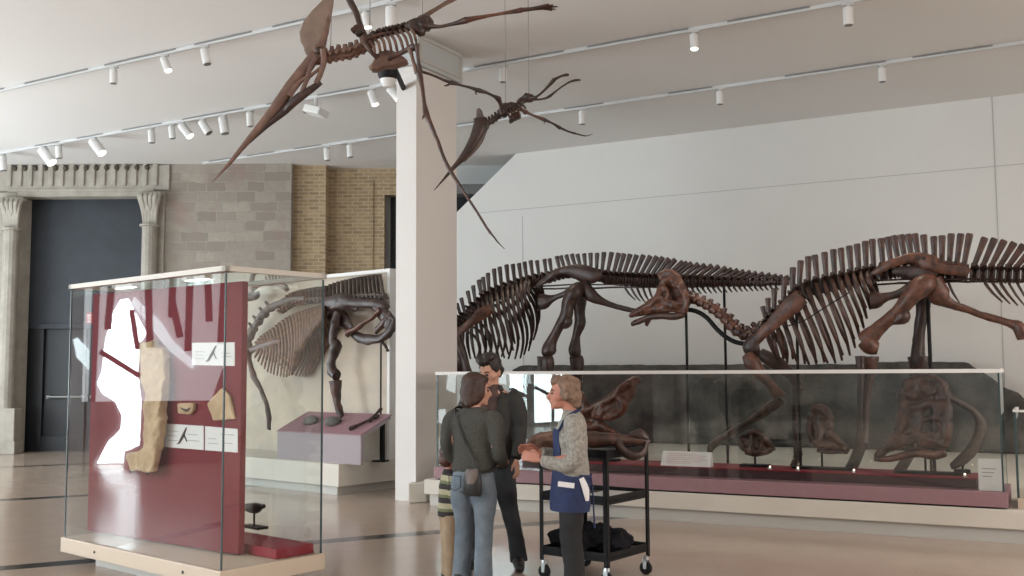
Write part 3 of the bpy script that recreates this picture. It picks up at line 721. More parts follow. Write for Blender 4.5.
limb('pubis', [(376, 332, -.3), (384, 322, -.32), (391, 313, -.3)], [.05, .06, .04], 'bone')
limb('pubis', [(379, 337, -.3), (386, 347, -.3), (388, 351, -.3)], [.04, .03, .04], 'bone_dark')
limb('ilium', [(322, 304, -.25), (334, 302, -.3), (347, 302, -.3), (358, 308, -.28)], [.07, .13, .14, .07], 'bone_dark', flat=.45)
limb('pubis_plate', [(373, 306, -.28), (384, 315, -.3), (389, 326, -.3), (387, 337, -.28)], [.07, .13, .13, .06], 'bone_dark', flat=.45)
limb('chest_plate', [(311, 328, -.3), (313, 333, -.32), (318, 325, -.3)], [.05, .10, .05], 'bone_grey', flat=.5)
limb('femur', [(338, 313, -.4), (336, 322, -.42), (333, 338, -.42), (336, 346, -.42), (332, 360, -.42), (332, 371, -.42), (337, 376, -.42)], [.07, .085, .07, .10, .07, .09, .09], 'bone_dark')
limb('tibia', [(335, 381, -.42), (336, 392, -.42), (338, 404, -.42), (341, 418, -.4), (342, 434, -.38)], [.10, .085, .06, .055, .075], 'bone')
limb('foot', [(342, 434, -.38), (344, 447, -.42), (345, 458, -.5)], [.07, .05, .04], 'bone_dark')
o = MB(); a = PB.at(381, 338, -.3); o.tube([a, V((a.x, a.y, h1))], .012, 8); o.tube([V((a.x, a.y, h1)), V((a.x, a.y, h1 + .015))], .12, 14); o.build('support_pole', M['black'], sk)
# =============================== PLATFORM, DARK RELIEF, HADROSAURS ===============================
PF = Plane(tuple(at_h(640, 519.5, 0))[:2], tuple(at_h(1024, 545, 0))[:2])
hp = .305
def pbox(mb, u0, u1, o0, o1, z0, z1): return mb.prism([PF.pt(u0, o0, z0), PF.pt(u1, o0, z0), PF.pt(u1, o1, z0), PF.pt(u0, o1, z0)], (0, 0, z1 - z0))
uLp = (PF.at(424, 500) - PF.p).dot(PF.a); uRp = 8.0
pf = thing('platform', 'long low pale platform carrying the glass case and the hadrosaur skeletons', 'platform', PF.pt(2, 1.5, 0))
tag(pf, kind='structure')
def back_of(u, g):
    """where the line away from the front edge at u reaches the white wall"""
    p = PF.pt(u, 0, 0); k = ((WALL.p - p).dot(WALL.n) - g) / PF.n.dot(WALL.n); return p + PF.n * k
def pslab(g, fo, za, zb_): 
    q = [PF.pt(uLp + g, fo, za), PF.pt(uRp, fo, za), back_of(uRp, .03), back_of(uLp + g, .03)]
    for v in q: v.z = za
    return MB().prism(q, (0, 0, zb_ - za))
pslab(.05, .05, 0, .13).build('plinth', M['plinth'], pf)
pslab(0, 0, .13, hp).build('deck', M['cream2'], pf, bevel=.008)
# dark relief standing behind the skeletons
SO = 3.0
def s_(x, y): return WALL.at(x, y, -.50)
pr = [(508, 374), (513, 368), (520, 365.5), (600, 365), (700, 364.6), (858, 364.4), (862, 361.8), (966, 361.8), (971, 367), (985, 374), (1003, 388), (1017, 392), (1024, 400), (1040, 415), (1060, 440)]
P = [s_(x, y) for x, y in pr]; P.append(V((P[-1].x, P[-1].y, hp))); P.append(V((P[0].x, P[0].y, hp)))
sc_ = sum(P, V()) / len(P); sc_.z = hp
o = MB().prism(P, WALL.n * .35).build('rock_relief', M['slab'], origin=sc_, remesh=.05, smth=2, shake=.014, shake_f=3.0)
for v in o.data.vertices: v.co.z = max(v.co.z, .001)
tag(o, 'long dark grey rock slab standing behind the hadrosaur skeletons', 'rock slab')

def c430(x, y): return (430 + x * .27766, 220 + y * .27778)
def c600(x, y): return (600 + x * .27766, 220 + y * .27778)
def c768(x, y): return (768 + x * .27766, 220 + y * .27778)
def c690(x, y): return (690 + x * .19975, 365 + y * .1997)
def c850(x, y): return (850 + x * .21696, 365 + y * .217)

def hadrosaur(label, off, conv, spines, ribs, chevs, mats, bw):
    """skeleton root with vertebrae (each with its neural spine), paired ribs and chevrons; off is the depth of its midline"""
    cx, cy = conv(*spines[len(spines) // 2][2:4])
    g = PF.at(cx, cy, off)
    root = thing('hadrosaur_skeleton', label, 'dinosaur skeleton', V((g.x, g.y, hp)), 'mounted hadrosaur skeletons')
    X = lambda x, y, d=0.0: PF.at(*conv(x, y), off + d)
    n = len(spines)
    for i, (tx, ty, bx, by) in enumerate(spines):
        a = X(tx, ty); b_ = X(bx, by); d = a - b_; ln = d.length
        nb = spines[min(i + 1, n - 1)]; pb = spines[max(i - 1, 0)]
        t = (X(nb[2], nb[3]) - X(pb[2], pb[3])).normalized()
        step = (X(nb[2], nb[3]) - X(pb[2], pb[3])).length / (2 if 0 < i < n - 1 else 1)
        rc = min(.095, max(.02, .30 * ln + .012)); c = b_ - V((0, 0, 1)) * rc * .9 if ln > .03 else b_
        v = MB().tube([c - t * step * .42, c - t * step * .3, c, c + t * step * .3, c + t * step * .42], [rc * 1.0, rc * 1.08, rc * .82, rc * 1.08, rc], 9)
        tp = rc * 2.0
        v.tube([c + PF.n * tp + V((0, 0, rc * .9)), c + V((0, 0, rc * .5)), c - PF.n * tp + V((0, 0, rc * .9))], [rc * .22, rc * .4, rc * .22], 6)
        v = v.build('vertebra', M[mats[1]], root, smooth=True)
        k = min(1.0, ln / .28); w = bw * (.45 + .55 * k)
        MB().tube([b_ - d.normalized() * rc * .5, b_ + d * .12, b_ + d * .5, b_ + d * .93, a], [w * .8, w * .75, w * .85, w * 1.05, w * .85], 8, flat=.42, up=tuple(t)).build('neural_spine', M[mats[0]], v, smooth=True)
    for (x0, y0, x1, y1) in ribs:
        for side in (-1, 1):
            L_ = (X(x0, y0) - X(x1, y1)).length; W = min(.38, .14 + .25 * L_)
            q = []
            for tq, k in ((0, .12), (.1, .55), (.28, .86), (.5, 1.0), (.75, .92), (1, .62)):
                bowx = -10 * math.sin(math.pi * tq) * (1 if x1 > x0 else -1) * .6
                q.append(X(x0 + (x1 - x0) * tq + bowx, y0 + (y1 - y0) * tq, -W * k))
            if side > 0: q = [PF.mir(p, off) for p in q]
            MB().tube(q, [.022, .026, .028, .026, .022, .014], 7, flat=.6, k=3, up=tuple(PF.a)).build('rib', M[mats[0]], root, smooth=True)
    for (x0, y0, x1, y1) in chevs:
        a = X(x0, y0); b_ = X(x1, y1); m_ = X((x0 + x1) / 2 - 3, (y0 + y1) / 2 + 2)
        MB().tube([a, m_, b_], [.016, .015, .008], 6, k=2).build('chevron', M[mats[0]], root, smooth=True)
    return root, X
def part(root, name, mat, pts, rad, flat=1.0, k=3, seg=9, up=None, sh=.006, lab=None):
    o = MB().tube(pts, [q * (.88 if sh else 1) for q in rad], max(seg, 10), flat, up, max(k, 4) if sh else k).build(name, M[mat], root, smooth=True, shake=sh * 1.8, shake_f=8)
    if lab: o['label'] = lab
    return o
def floor_pole(root, p, r=.017):
    o = MB().tube([p, V((p.x, p.y, hp))], r, 8); o.tube([V((p.x, p.y, hp)), V((p.x, p.y, hp + .012))], .09, 12)
    return o.build('support_pole', M['black'], root)
def knob(mb, c, r): return mb.ell(c, r)

# ---------- the back (left) hadrosaur ----------
sp1 = [(85, 320, 100, 362), (96, 300, 112, 345), (112, 280, 125, 335), (135, 255, 148, 312), (155, 235, 163, 298), (175, 215, 187, 282), (190, 205, 200, 268), (208, 190, 213, 258), (230, 175, 237, 246), (250, 168, 258, 238), (275, 160, 282, 229), (298, 158, 305, 222), (320, 155, 328, 214), (340, 150, 348, 208), (362, 145, 370, 203), (385, 145, 392, 198), (412, 140, 418, 193), (430, 138, 438, 189), (455, 130, 468, 180), (470, 128, 485, 176), (490, 125, 505, 174), (510, 122, 525, 173), (530, 122, 543, 173), (555, 120, 560, 174), (578, 118, 580, 176), (602, 118, 600, 178), (627, 115, 620, 181), (655, 115, 640, 186), (680, 118, 662, 188), (700, 120, 680, 190), (722, 122, 699, 191), (745, 125, 719, 192), (770, 125, 740, 193), (795, 128, 760, 194), (818, 130, 780, 195), (840, 133, 800, 196), (862, 138, 818, 197), (885, 141, 837, 197)]
sp1 += [(x + 612, y, u + 612, v) for x, y, u, v in [(300, 150, 243, 198), (316, 152, 262, 198), (332, 154, 281, 199), (356, 157, 305, 200), (380, 160, 330, 201), (405, 162, 356, 202), (430, 165, 382, 203), (455, 170, 408, 204), (476, 175, 432, 205), (498, 178, 455, 206), (520, 182, 478, 207), (543, 185, 502, 208), (565, 188, 526, 209), (590, 191, 552, 210), (615, 194, 578, 211), (638, 198, 604, 211), (658, 201, 628, 212), (680, 204, 650, 213), (700, 207, 672, 213)]]
rb1 = [(120, 400, 128, 500), (136, 380, 146, 500), (150, 360, 163, 498), (165, 320, 185, 492), (178, 300, 206, 492), (190, 285, 228, 500), (203, 270, 250, 500), (218, 258, 268, 497), (238, 248, 283, 484), (258, 240, 300, 470), (278, 232, 306, 445), (296, 226, 322, 430), (312, 222, 335, 395), (328, 218, 343, 352), (342, 214, 352, 325), (358, 210, 362, 296)]
cv1 = [(700, 240, 740, 288), (722, 240, 758, 293), (744, 239, 775, 297), (766, 238, 792, 296), (788, 238, 808, 292)] + [(x + 612, 228, x + 632 - i * .4, 268 - i * 1.0) for i, x in enumerate(range(308, 640, 19))]
h1_, X = hadrosaur('dark brown hadrosaur skeleton further back, its long tail passing behind the other skull', 2.1, c430, sp1, rb1, cv1, ('bone_dark', 'bone_dark'), .037)
r = h1_
for s in (-.14, .14):
    part(r, 'ilium', 'bone_dark', [X(382, 243, s), X(405, 222, s * 1.2), (X(440, 196, s * 1.2)), X(480, 182, s), X(530, 186, s), X(580, 200, s), X(620, 195, s)], [.03, .05, .055, .06, .12, .13, .05], .4, 4, up=(0, 0, 1))
    part(r, 'prepubis', 'bone_dark', [X(393, 296, s), X(415, 292, s), X(445, 282, s), X(480, 268, s), X(520, 250, s)], [.12, .11, .05, .045, .09], .4, 4, up=(0, 0, 1))
    part(r, 'ischium', 'bone_dark', [X(545, 235, s), X(580, 270, s), X(630, 298, s * .8), X(690, 316, s * .5), X(750, 332, s * .3)], [.12, .10, .05, .035, .04], .7, 4)
part(r, 'femur', 'bone_dark', [X(545, 238, -.15), X(520, 262, -.25), X(497, 300, -.28), X(490, 345, -.28), X(465, 385, -.28), X(440, 435, -.28), X(428, 470, -.28), X(432, 488, -.28)], [.09, .13, .095, .10, .075, .085, .12, .09])
part(r, 'femur', 'bone_dark', [X(545, 250, .15), X(538, 290, .25), X(540, 340, .28), (X(540, 375, .28)), X(526, 420, .28), X(522, 470, .28), X(522, 492, .28)], [.09, .11, .08, .09, .065, .10, .08])
part(r, 'trochanter', 'bone_dark', [X(493, 345, -.29), X(497, 368, -.3), X(482, 388, -.29)], [.04, .075, .03])
for s, x, xs in ((-.28, 420, 398), (.28, 530, 515)):
    part(r, 'tibia', 'bone_dark', [X(x - 5, 495, s), X(x, 515, s), X(x, 600, s), X(x - 4, 740, s), X(x - 5, 810, s)], [.10, .115, .07, .06, .09])
    part(r, 'fibula', 'bone_dark', [X(xs, 492, s * 1.25), X(xs + 2, 540, s * 1.25), X(xs + 8, 700, s * 1.2), X(xs + 12, 800, s * 1.1)], [.06, .05, .035, .04])
    a = X(x - 5, 810, s)
    ft = MB(); g = V((a.x, a.y, hp))
    for j in (-1, 0, 1):
        ft.tube([a + PF.n * j * .05, g + V((0, 0, .22)) - PF.a * .10 + PF.n * j * .08, g + V((0, 0, .06)) - PF.a * .24 + PF.n * j * .14, g + V((0, 0, .03)) - PF.a * .40 + PF.n * j * .17], [.055, .05, .055, .03], 8, k=3)
    ft.build('foot', M['bone_dark'], r, smooth=True)
part(r, 'shoulder_blade', 'bone_red', [X(222, 318, -.42), X(190, 335, -.45), X(150, 365, -.45), X(112, 395, -.42), X(85, 420, -.38)], [.075, .095, .075, .06, .09], .35, 4, up=(0, 0, 1))
part(r, 'shoulder_blade', 'bone_dark', [X(222, 318, .42), X(190, 335, .45), X(150, 365, .45), X(112, 395, .42), X(85, 420, .38)], [.075, .095, .075, .06, .09], .35, 4, up=(0, 0, 1))
for s in (-.36, .36):
    part(r, 'humerus', 'bone_dark', [X(92, 425, s), X(112, 470, s), X(128, 520, s), X(140, 560, s)], [.11, .085, .06, .08])
    part(r, 'forearm', 'bone_dark', [X(140, 560, s), X(120, 640, s), X(95, 740, s), X(90, 800, s)], [.07, .045, .05, .04])
    a = X(90, 800, s); part(r, 'hand', 'bone_dark', [a, V((a.x - .05, a.y, .5)), V((a.x - .12, a.y, hp + .03))], [.05, .045, .03])
part(r, 'ossified_tendons', 'bone_dark', [X(340, 250), X(500, 246), X(700, 243), X(900, 240)], [.012, .013, .013, .008], k=1)
part(r, 'ossified_tendons', 'bone_dark', [X(360, 238, -.05), X(560, 232, -.05), X(820, 230, -.05)], [.010, .012, .008], k=1)
part(r, 'sternal_plate', 'bone_dark', [X(118, 470, -.1), X(112, 515, -.08), X(105, 545, 0)], [.05, .11, .05], .5)
# neck and skull of this one lie behind the pillar
part(r, 'neck', 'bone_dark', [X(88, 385), X(40, 420), X(-20, 430), X(-70, 400), X(-110, 350)], [.09, .085, .08, .075, .07])
skb = MB().tube([X(-100, 330), X(-130, 340), X(-180, 390), X(-220, 430), X(-250, 450)], [.10, .16, .15, .10, .09], 10, .7, k=4); skb.tube([X(-110, 390), X(-180, 435), X(-230, 465)], [.08, .07, .06], 8, k=3); skb.build('skull', M['bone'], r, smooth=True, shake=.02, shake_f=6)
floor_pole(r, PF.at(724, 287, 2.1)); floor_pole(r, X(200, 290))

# ---------- the front (right) hadrosaur ----------
sp2 = [(-20 - 0, 310, -8, 362), (0, 280, 2, 345), (20 + 3, 245, 22, 322), (60, 205, 55, 296), (90, 170, 88, 262), (118, 145, 112, 240), (145, 130, 146, 222), (168, 125, 178, 212), (203, 115, 210, 205), (235, 105, 240, 198), (262, 100, 270, 192), (292, 92, 300, 186), (320, 85, 328, 180), (350, 75, 354, 175), (375, 68, 381, 168), (406, 65, 414, 162), (430, 60, 443, 156), (452, 55, 470, 150), (478, 52, 494, 146), (503, 50, 519, 143), (528, 48, 543, 142), (560, 52, 568, 144), (597, 58, 600, 148), (627, 55, 627, 152), (660, 48, 654, 156), (695, 48, 680, 159), (727, 48, 706, 162), (782, 62, 742, 165), (817, 65, 774, 166), (852, 72, 804, 167), (888, 80, 834, 168), (922, 88, 864, 169), (955, 97, 894, 170), (988, 106, 924, 171), (1020, 116, 954, 172), (1050, 126, 984, 173), (1080, 136, 1014, 174), (1110, 146, 1044, 175), (1140, 155, 1074, 176)]
rb2 = [(-8, 385, 34, 500), (12, 370, 46, 515), (30, 350, 66, 500), (52, 330, 108, 518), (72, 300, 148, 520), (92, 275, 176, 512), (112, 250, 215, 515), (140, 232, 240, 505), (172, 220, 270, 486), (200, 212, 290, 458), (228, 204, 311, 428), (255, 198, 326, 386), (282, 192, 338, 350), (308, 187, 353, 316), (332, 183, 372, 290), (356, 180, 384, 262)]
cv2 = [(650, 225, 690, 298), (780, 225, 845, 296), (808, 225, 872, 302), (836, 225, 900, 308), (866, 225, 928, 312), (896, 224, 955, 312), (926, 222, 980, 308), (956, 222, 1008, 304), (990, 222, 1036, 300)]
h2_, X = hadrosaur('reddish brown hadrosaur skeleton with crested skull, nearer one above the glass case', 1.6, c768, sp2, rb2, cv2, ('bone', 'bone_dark'), .037)
r = h2_
for s in (-.16, .16):
    mt = 'bone_red' if s < 0 else 'bone'
    part(r, 'ilium', mt, [X(372, 195, s), X(400, 180, s * 1.2), X(440, 158, s * 1.3), X(490, 142, s * 1.2), X(540, 138, s), X(590, 158, s), X(640, 172, s), X(690, 178, s), X(722, 192, s)], [.025, .05, .055, .06, .075, .10, .085, .08, .05], .4, 4, up=(0, 0, 1))
    part(r, 'ilium_plate', 'bone_dark', [X(450, 182, s * .8), X(520, 188, s * .8), X(580, 192, s * .8), X(610, 200, s * .8)], [.05, .10, .11, .06], .4, 3, up=(0, 0, 1))
    part(r, 'prepubis', 'bone', [X(370, 288, s), X(392, 286, s), X(425, 276, s), X(470, 266, s), X(530, 240, s)], [.115, .11, .055, .05, .10], .4, 4, up=(0, 0, 1))
    part(r, 'ischium', mt if s < 0 else 'bone_dark', [X(585, 225, s), X(620, 275, s), X(650, 298, s * .8), X(720, 325, s * .5), X(800, 352, s * .4), X(870, 372, s * .4), X(905, 388, s * .4), X(915, 430, s * .4)], [.15, .13, .065, .042, .042, .05, .075, .05], .7, 4)
part(r, 'femur', 'bone_red', [X(588, 222, -.15), X(562, 232, -.26), X(530, 262, -.3), X(495, 300, -.3), X(450, 345, -.3), X(400, 388, -.3), X(362, 424, -.3), X(338, 440, -.3)], [.10, .13, .11, .095, .085, .085, .115, .09])
part(r, 'trochanter', 'bone', [X(495, 318, -.31), X(486, 350, -.33), X(450, 370, -.31)], [.04, .085, .03])
part(r, 'femur_condyle', 'bone_red', [X(345, 432, -.34), X(372, 455, -.32), X(395, 462, -.3)], [.10, .11, .08])
part(r, 'femur', 'bone_dark', [X(560, 235, .15), X(560, 280, .26), X(556, 330, .3), X(545, 400, .3), X(540, 460, .3), X(540, 510, .3)], [.10, .10, .08, .075, .08, .10])
for s, xa, xb in ((-.3, 360, 318), (.3, 548, 520)):
    part(r, 'tibia', 'bone' if s < 0 else 'bone_dark', [X(xa, 492, s), X(xa, 512, s), X(xa - 4, 600, s), X(xa - 16, 740, s), X(xa - 22, 800, s)], [.13, .125, .07, .065, .095])
    part(r, 'fibula', 'bone_dark', [X(xa - 28, 490, s * 1.3), X(xa - 26, 540, s * 1.3), X(xa - 30, 700, s * 1.25), X(xa - 32, 790, s * 1.1)], [.065, .05, .035, .04])
    a = X(xa - 22, 800, s); g = V((a.x, a.y, hp)); ft = MB()
    for j in (-1, 0, 1):
        ft.tube([a + PF.n * j * .05, g + V((0, 0, .24)) - PF.a * .10 + PF.n * j * .08, g + V((0, 0, .06)) - PF.a * .24 + PF.n * j * .14, g + V((0, 0, .03)) - PF.a * .42 + PF.n * j * .17], [.06, .055, .055, .03], 8, k=3)
    ft.build('foot', M['bone_dark'], r, smooth=True)
Y_ = lambda x, y, d=0.0: PF.at(*c600(x, y), 1.6 + d)
for s in (-.40, .40):
    part(r, 'shoulder_blade', 'bone_red' if s < 0 else 'bone_dark', [Y_(728, 276, s), Y_(700, 300, s), Y_(660, 335, s), Y_(620, 375, s), Y_(580, 412, s * .95), Y_(545, 445, s * .9)], [.10, .125, .105, .085, .075, .09], .3, 4, up=(0, 0, 1))
    part(r, 'coracoid', 'bone_dark', [Y_(560, 420, s * .9), Y_(545, 460, s * .85), Y_(560, 490, s * .75)], [.07, .13, .09], .5, 3)
part(r, 'humerus', 'bone_red', [Y_(530, 485, -.40), Y_(548, 515, -.42), Y_(575, 550, -.42), Y_(612, 590, -.42), Y_(650, 640, -.42)], [.08, .105, .085, .065, .08])
part(r, 'forearm', 'bone', [Y_(655, 640, -.42), Y_(600, 680, -.42), Y_(520, 735, -.42), Y_(455, 775, -.42), Y_(415, 805, -.42)], [.07, .052, .042, .05, .055])
part(r, 'forearm', 'bone_dark', [Y_(655, 650, -.38), Y_(600, 692, -.38), Y_(520, 745, -.38), Y_(450, 785, -.38)], [.05, .04, .035, .04])
part(r, 'hand', 'bone', [Y_(418, 803, -.42), Y_(400, 822, -.42), Y_(392, 850, -.42)], [.05, .045, .025])
part(r, 'humerus', 'bone_dark', [Y_(575, 480, .38), Y_(640, 520, .40), Y_(690, 560, .42), Y_(712, 600, .42)], [.08, .105, .08, .08])
part(r, 'forearm', 'bone_dark', [Y_(712, 600, .42), Y_(705, 680, .42), Y_(705, 760, .42), Y_(715, 850, .42)], [.08, .055, .05, .055])
a = Y_(715, 850, .42); part(r, 'hand', 'bone_dark', [a, V((a.x - .04, a.y, .5)), V((a.x - .12, a.y, hp + .03))], [.05, .05, .03])
# neck
nk = [(575, 392), (552, 412), (530, 414), (505, 405), (482, 388), (462, 366), (440, 345), (418, 328), (395, 312), (372, 300), (348, 290), (328, 282)]
for i, (x, y) in enumerate(nk):
    p = Y_(x, y); q = Y_(*nk[min(i + 1, len(nk) - 1)]) - Y_(*nk[max(0, i - 1)]); q.normalize(); rr = .075 - .0015 * i
    v = MB().tube([p - q * .075, p - q * .05, p, p + q * .05, p + q * .075], [rr * .9, rr * 1.1, rr * .8, rr * 1.1, rr * .9], 9)
    u = q.cross(PF.n); u = u if u.z > 0 else -u
    v.tube([p, p + u * rr * 1.5 + q * .03], [rr * .5, rr * .4], 7); v.tube([p - PF.n * rr * 1.6, p, p + PF.n * rr * 1.6], [rr * .35, rr * .5, rr * .35], 6)
    v.build('neck_vertebra', M['bone_red' if 3 < i else 'bone'], r, smooth=True)
part(r, 'neck_rod', 'black', [Y_(305, 322), Y_(345, 328), Y_(385, 352), Y_(420, 392), Y_(455, 422), Y_(490, 440), Y_(535, 448)], [.028] * 7, sh=0)
# skull with hollow crest
def mir_pair(mb, pts, rad, w, seg=8, k=3, flat=1.0):
    n = len(pts)
    for s in (-1, 1): mb.tube([Y_(x, y, s * ww) for (x, y), ww in zip(pts, w)], rad, seg, k=k, flat=flat)
k = MB()
mir_pair(k, [(240, 205), (222, 245), (210, 278), (180, 305), (140, 330), (108, 346)], [.05, .055, .055, .05, .045, .035], [.03, .05, .09, .10, .08, .07])
mir_pair(k, [(212, 205), (240, 192), (268, 198), (288, 215)], [.05, .06, .055, .045], [.02, .03, .03, .05])
mir_pair(k, [(225, 215), (250, 215), (278, 222)], [.06, .07, .06], [.02, .03, .04])
mir_pair(k, [(285, 212), (300, 245), (311, 275), (312, 305), (302, 340)], [.035, .04, .04, .04, .035], [.05, .10, .14, .15, .13])
mir_pair(k, [(212, 280), (240, 298), (265, 306), (300, 300)], [.04, .045, .05, .04], [.09, .13, .15, .15])
mir_pair(k, [(228, 240), (243, 262), (240, 298)], [.035, .028, .03], [.07, .12, .13])
mir_pair(k, [(262, 232), (285, 240), (300, 262)], [.04, .035, .03], [.08, .11, .13])
mir_pair(k, [(135, 338), (180, 325), (230, 318), (285, 318)], [.035, .05, .055, .04], [.06, .08, .09, .11])
k.tube([Y_(120, 338), Y_(165, 315), Y_(215, 275)], [.045, .06, .05], 8, k=3); k.tube([Y_(300, 280), Y_(285, 300), Y_(230, 320)], [.06, .05, .05], 8)
def plates(mb, f, poly, offs, th):
    for o_ in offs: mb.prism([f(x, y, o_ - th / 2) for x, y in poly], PF.n * th)
plates(k, Y_, [(215, 210), (228, 195), (245, 186), (270, 193), (290, 215), (284, 232), (258, 230), (238, 244), (222, 240)], (0,), .09)
plates(k, Y_, [(222, 238), (246, 258), (244, 300), (205, 314), (150, 342), (110, 348), (150, 316), (205, 280)], (-.065, .065), .05)
plates(k, Y_, [(232, 292), (262, 304), (304, 300), (304, 332), (232, 330)], (-.12, .12), .035)
plates(k, Y_, [(282, 225), (300, 245), (314, 285), (306, 330), (292, 330), (294, 275), (272, 238)], (-.12, .12), .05)
plates(k, Y_, [(240, 240), (300, 240), (305, 300), (240, 300)], (0,), .03)
skl = k.build('skull', M['bone_red'], r, remesh=.016, smth=2, shake=.014, shake_f=13)
k = MB(); mir_pair(k, [(302, 340), (265, 347), (215, 345), (170, 352), (138, 368), (115, 372)], [.045, .05, .045, .04, .035, .025], [.12, .12, .10, .07, .06, .06])
k.tube([Y_(150, 358, -.07), Y_(125, 370, -.03), Y_(118, 374, 0), Y_(125, 370, .03), Y_(150, 358, .07)], .035, 8, k=3); k.tube([Y_(180, 352), Y_(172, 368), Y_(166, 382)], [.03, .03, .022], 8)
k.build('lower_jaw', M['bone'], r, remesh=.016, smth=3, shake=.005, shake_f=12)
part(r, 'ossified_tendons', 'bone_dark', [X(388, 232), X(480, 228), X(640, 222), X(800, 222), X(1000, 224)], [.013, .016, .016, .014, .010], k=1)
part(r, 'ossified_tendons', 'bone_dark', [X(390, 217, -.05), X(520, 212, -.05), X(700, 212, -.05), X(980, 216, -.05)], [.012, .014, .014, .009], k=1)
part(r, 'rib_strap', 'black', [X(60, 385, -.43), X(130, 362, -.45), X(200, 318, -.45), X(290, 262, -.42)], [.007] * 4, sh=0)
floor_pole(r, Y_(310, 335)); floor_pole(r, X(572, 190), .022); floor_pole(r, X(100, 255))

# =============================== LONG GLASS CASE ===============================
uA = (PF.at(434, 474) - PF.p).dot(PF.a); uB = (PF.at(1008.5, 509) - PF.p).dot(PF.a)
zc = PF.at(1003, 371).z; zc2 = 1.60
lcase = thing('long_display_case', 'long low glass display case with a mauve base, standing along the platform front', 'display case', PF.pt((uA + uB) / 2, .4, hp))
z0 = hp; z1 = hp + .155
DP = .82
pbox(MB(), uA + .03, uB - .12, .03, DP - .03, z0, z0 + .016).build('plinth', M['black'], lcase)
pbox(MB(), uA, uB, .0, DP, z0 + .016, z1).build('base_plate', M['mauve'], lcase, bevel=.005)
zt = 1.548
g = .012
cuts = [uA + .02, uA + .02 + (uB - uA) * .42, (PF.at(872, 430) - PF.p).dot(PF.a), uB - .03]
for i in range(3):
    pbox(MB(), cuts[i] + .003, cuts[i + 1] - .003, .03, .03 + g, z1, zt).build('glass_pane', M['glass'], lcase)
    pbox(MB(), cuts[i] + .003, cuts[i + 1] - .003, DP - .03 - g, DP - .03, z1, zt).build('glass_pane', M['glass'], lcase)
for u in (cuts[0], cuts[3] - g):
    pbox(MB(), u, u + g, .03 + g + .003, DP - .03 - g - .003, z1, zt).build('glass_pane', M['glass'], lcase)
    for o_ in (.028, DP - .03 - g):
        pbox(MB(), u - .002, u + g + .002, o_, o_ + g + .004, z1, zt).build('glass_edge', M['edge'], lcase)
rm = MB(); pbox(rm, cuts[0] - .012, cuts[3] + .012, .018, .06, zt, zt + .035); pbox(rm, cuts[0] - .012, cuts[3] + .012, DP - .06, DP - .018, zt, zt + .035)
pbox(rm, cuts[0] - .012, cuts[0] + .03, .06, DP - .06, zt, zt + .035); pbox(rm, cuts[3] - .03, cuts[3] + .012, .06, DP - .06, zt, zt + .035)
rm.build('top_rim', M['rimwhite'], lcase)
pbox(MB(), cuts[0] + .03, cuts[3] - .03, .06, DP - .06, zt + .005, zt + .015).build('top_glass', M['glass'], lcase)
uD = (PF.at(975, 470) - PF.p).dot(PF.a)
zd = z1 + .10
o = pbox(MB(), uA + .10, uD, .20, DP - .08, zd - .012, zd).build('red_deck', M['red2'], origin=PF.pt((uA + uD) / 2, .5, z1)); tag(o, 'long crimson deck under the skulls inside the low glass case', 'deck')
pbox(MB(), uA + .11, uD - .01, .21, DP - .09, z1, zd - .012).build('deck_body', M['maroon'], o)['label'] = 'deck front, maroon darkened for shade'
K = lambda x, y, d=.5: PF.at(x, y, d)
def stand(root, x, w, d, htop, posts=1):
    c = K(x, 460, d); u = (c - PF.p).dot(PF.a)
    pbox(MB(), u - w / 2, u + w / 2, d - .07, d + .07, zd, zd + .025).build('stand_base', M['black'], root)
    p = MB()
    for j in range(posts):
        uu = u + (j - (posts - 1) / 2) * .05; p.tube([PF.pt(uu, d, zd + .025), PF.pt(uu, d, htop)], .011, 8)
    p.build('stand_post', M['black'], root)
def skull(label, x, d, name='skull_fossil', cat='skull'):
    c = K(x, 460, d); return thing(name, label, cat, V((c.x, c.y, zd)), 'skulls in the long glass case')
def sym(mb, pts, rad, w, d, seg=8, k=3):
    for s in (-1, 1): mb.tube([K(x, y, d + s * ww) for (x, y), ww in zip(pts, w)], rad, seg, k=k)
# small skull
d = .5; t = skull('small brown skull on a single black post, middle of the long glass case', 757, d)
k = MB(); sym(k, [(739, 438), (745, 434), (755, 432), (764, 436)], [.025, .03, .035, .03], [.03, .05, .07, .08], d); sym(k, [(764, 436), (768, 442), (772, 447), (774, 450)], [.03, .03, .025, .015], [.08, .06, .04, .01], d)
sym(k, [(741, 441), (742, 447), (750, 451), (762, 452), (772, 450)], [.03, .03, .03, .03, .015], [.05, .08, .08, .06, .01], d); sym(k, [(751, 436), (752, 444), (750, 450)], [.02, .018, .02], [.07, .09, .08], d); sym(k, [(761, 438), (762, 446), (760, 451)], [.02, .018, .02], [.08, .08, .06], d)
plates(k, K, [(740, 438), (746, 433), (756, 431), (765, 436), (770, 443), (772, 450), (745, 451)], (d,), .10)
k.build('skull', M['bone'], t, remesh=.012, smth=2, shake=.012, shake_f=18)
k = MB(); sym(k, [(745, 453), (754, 455), (764, 454), (772, 452)], [.018, .02, .018, .01], [.07, .06, .04, .01], d); k.build('lower_jaw', M['bone_dark'], t, remesh=.010, smth=2)
stand(t, 755, .30, d, K(755, 454, d).z)
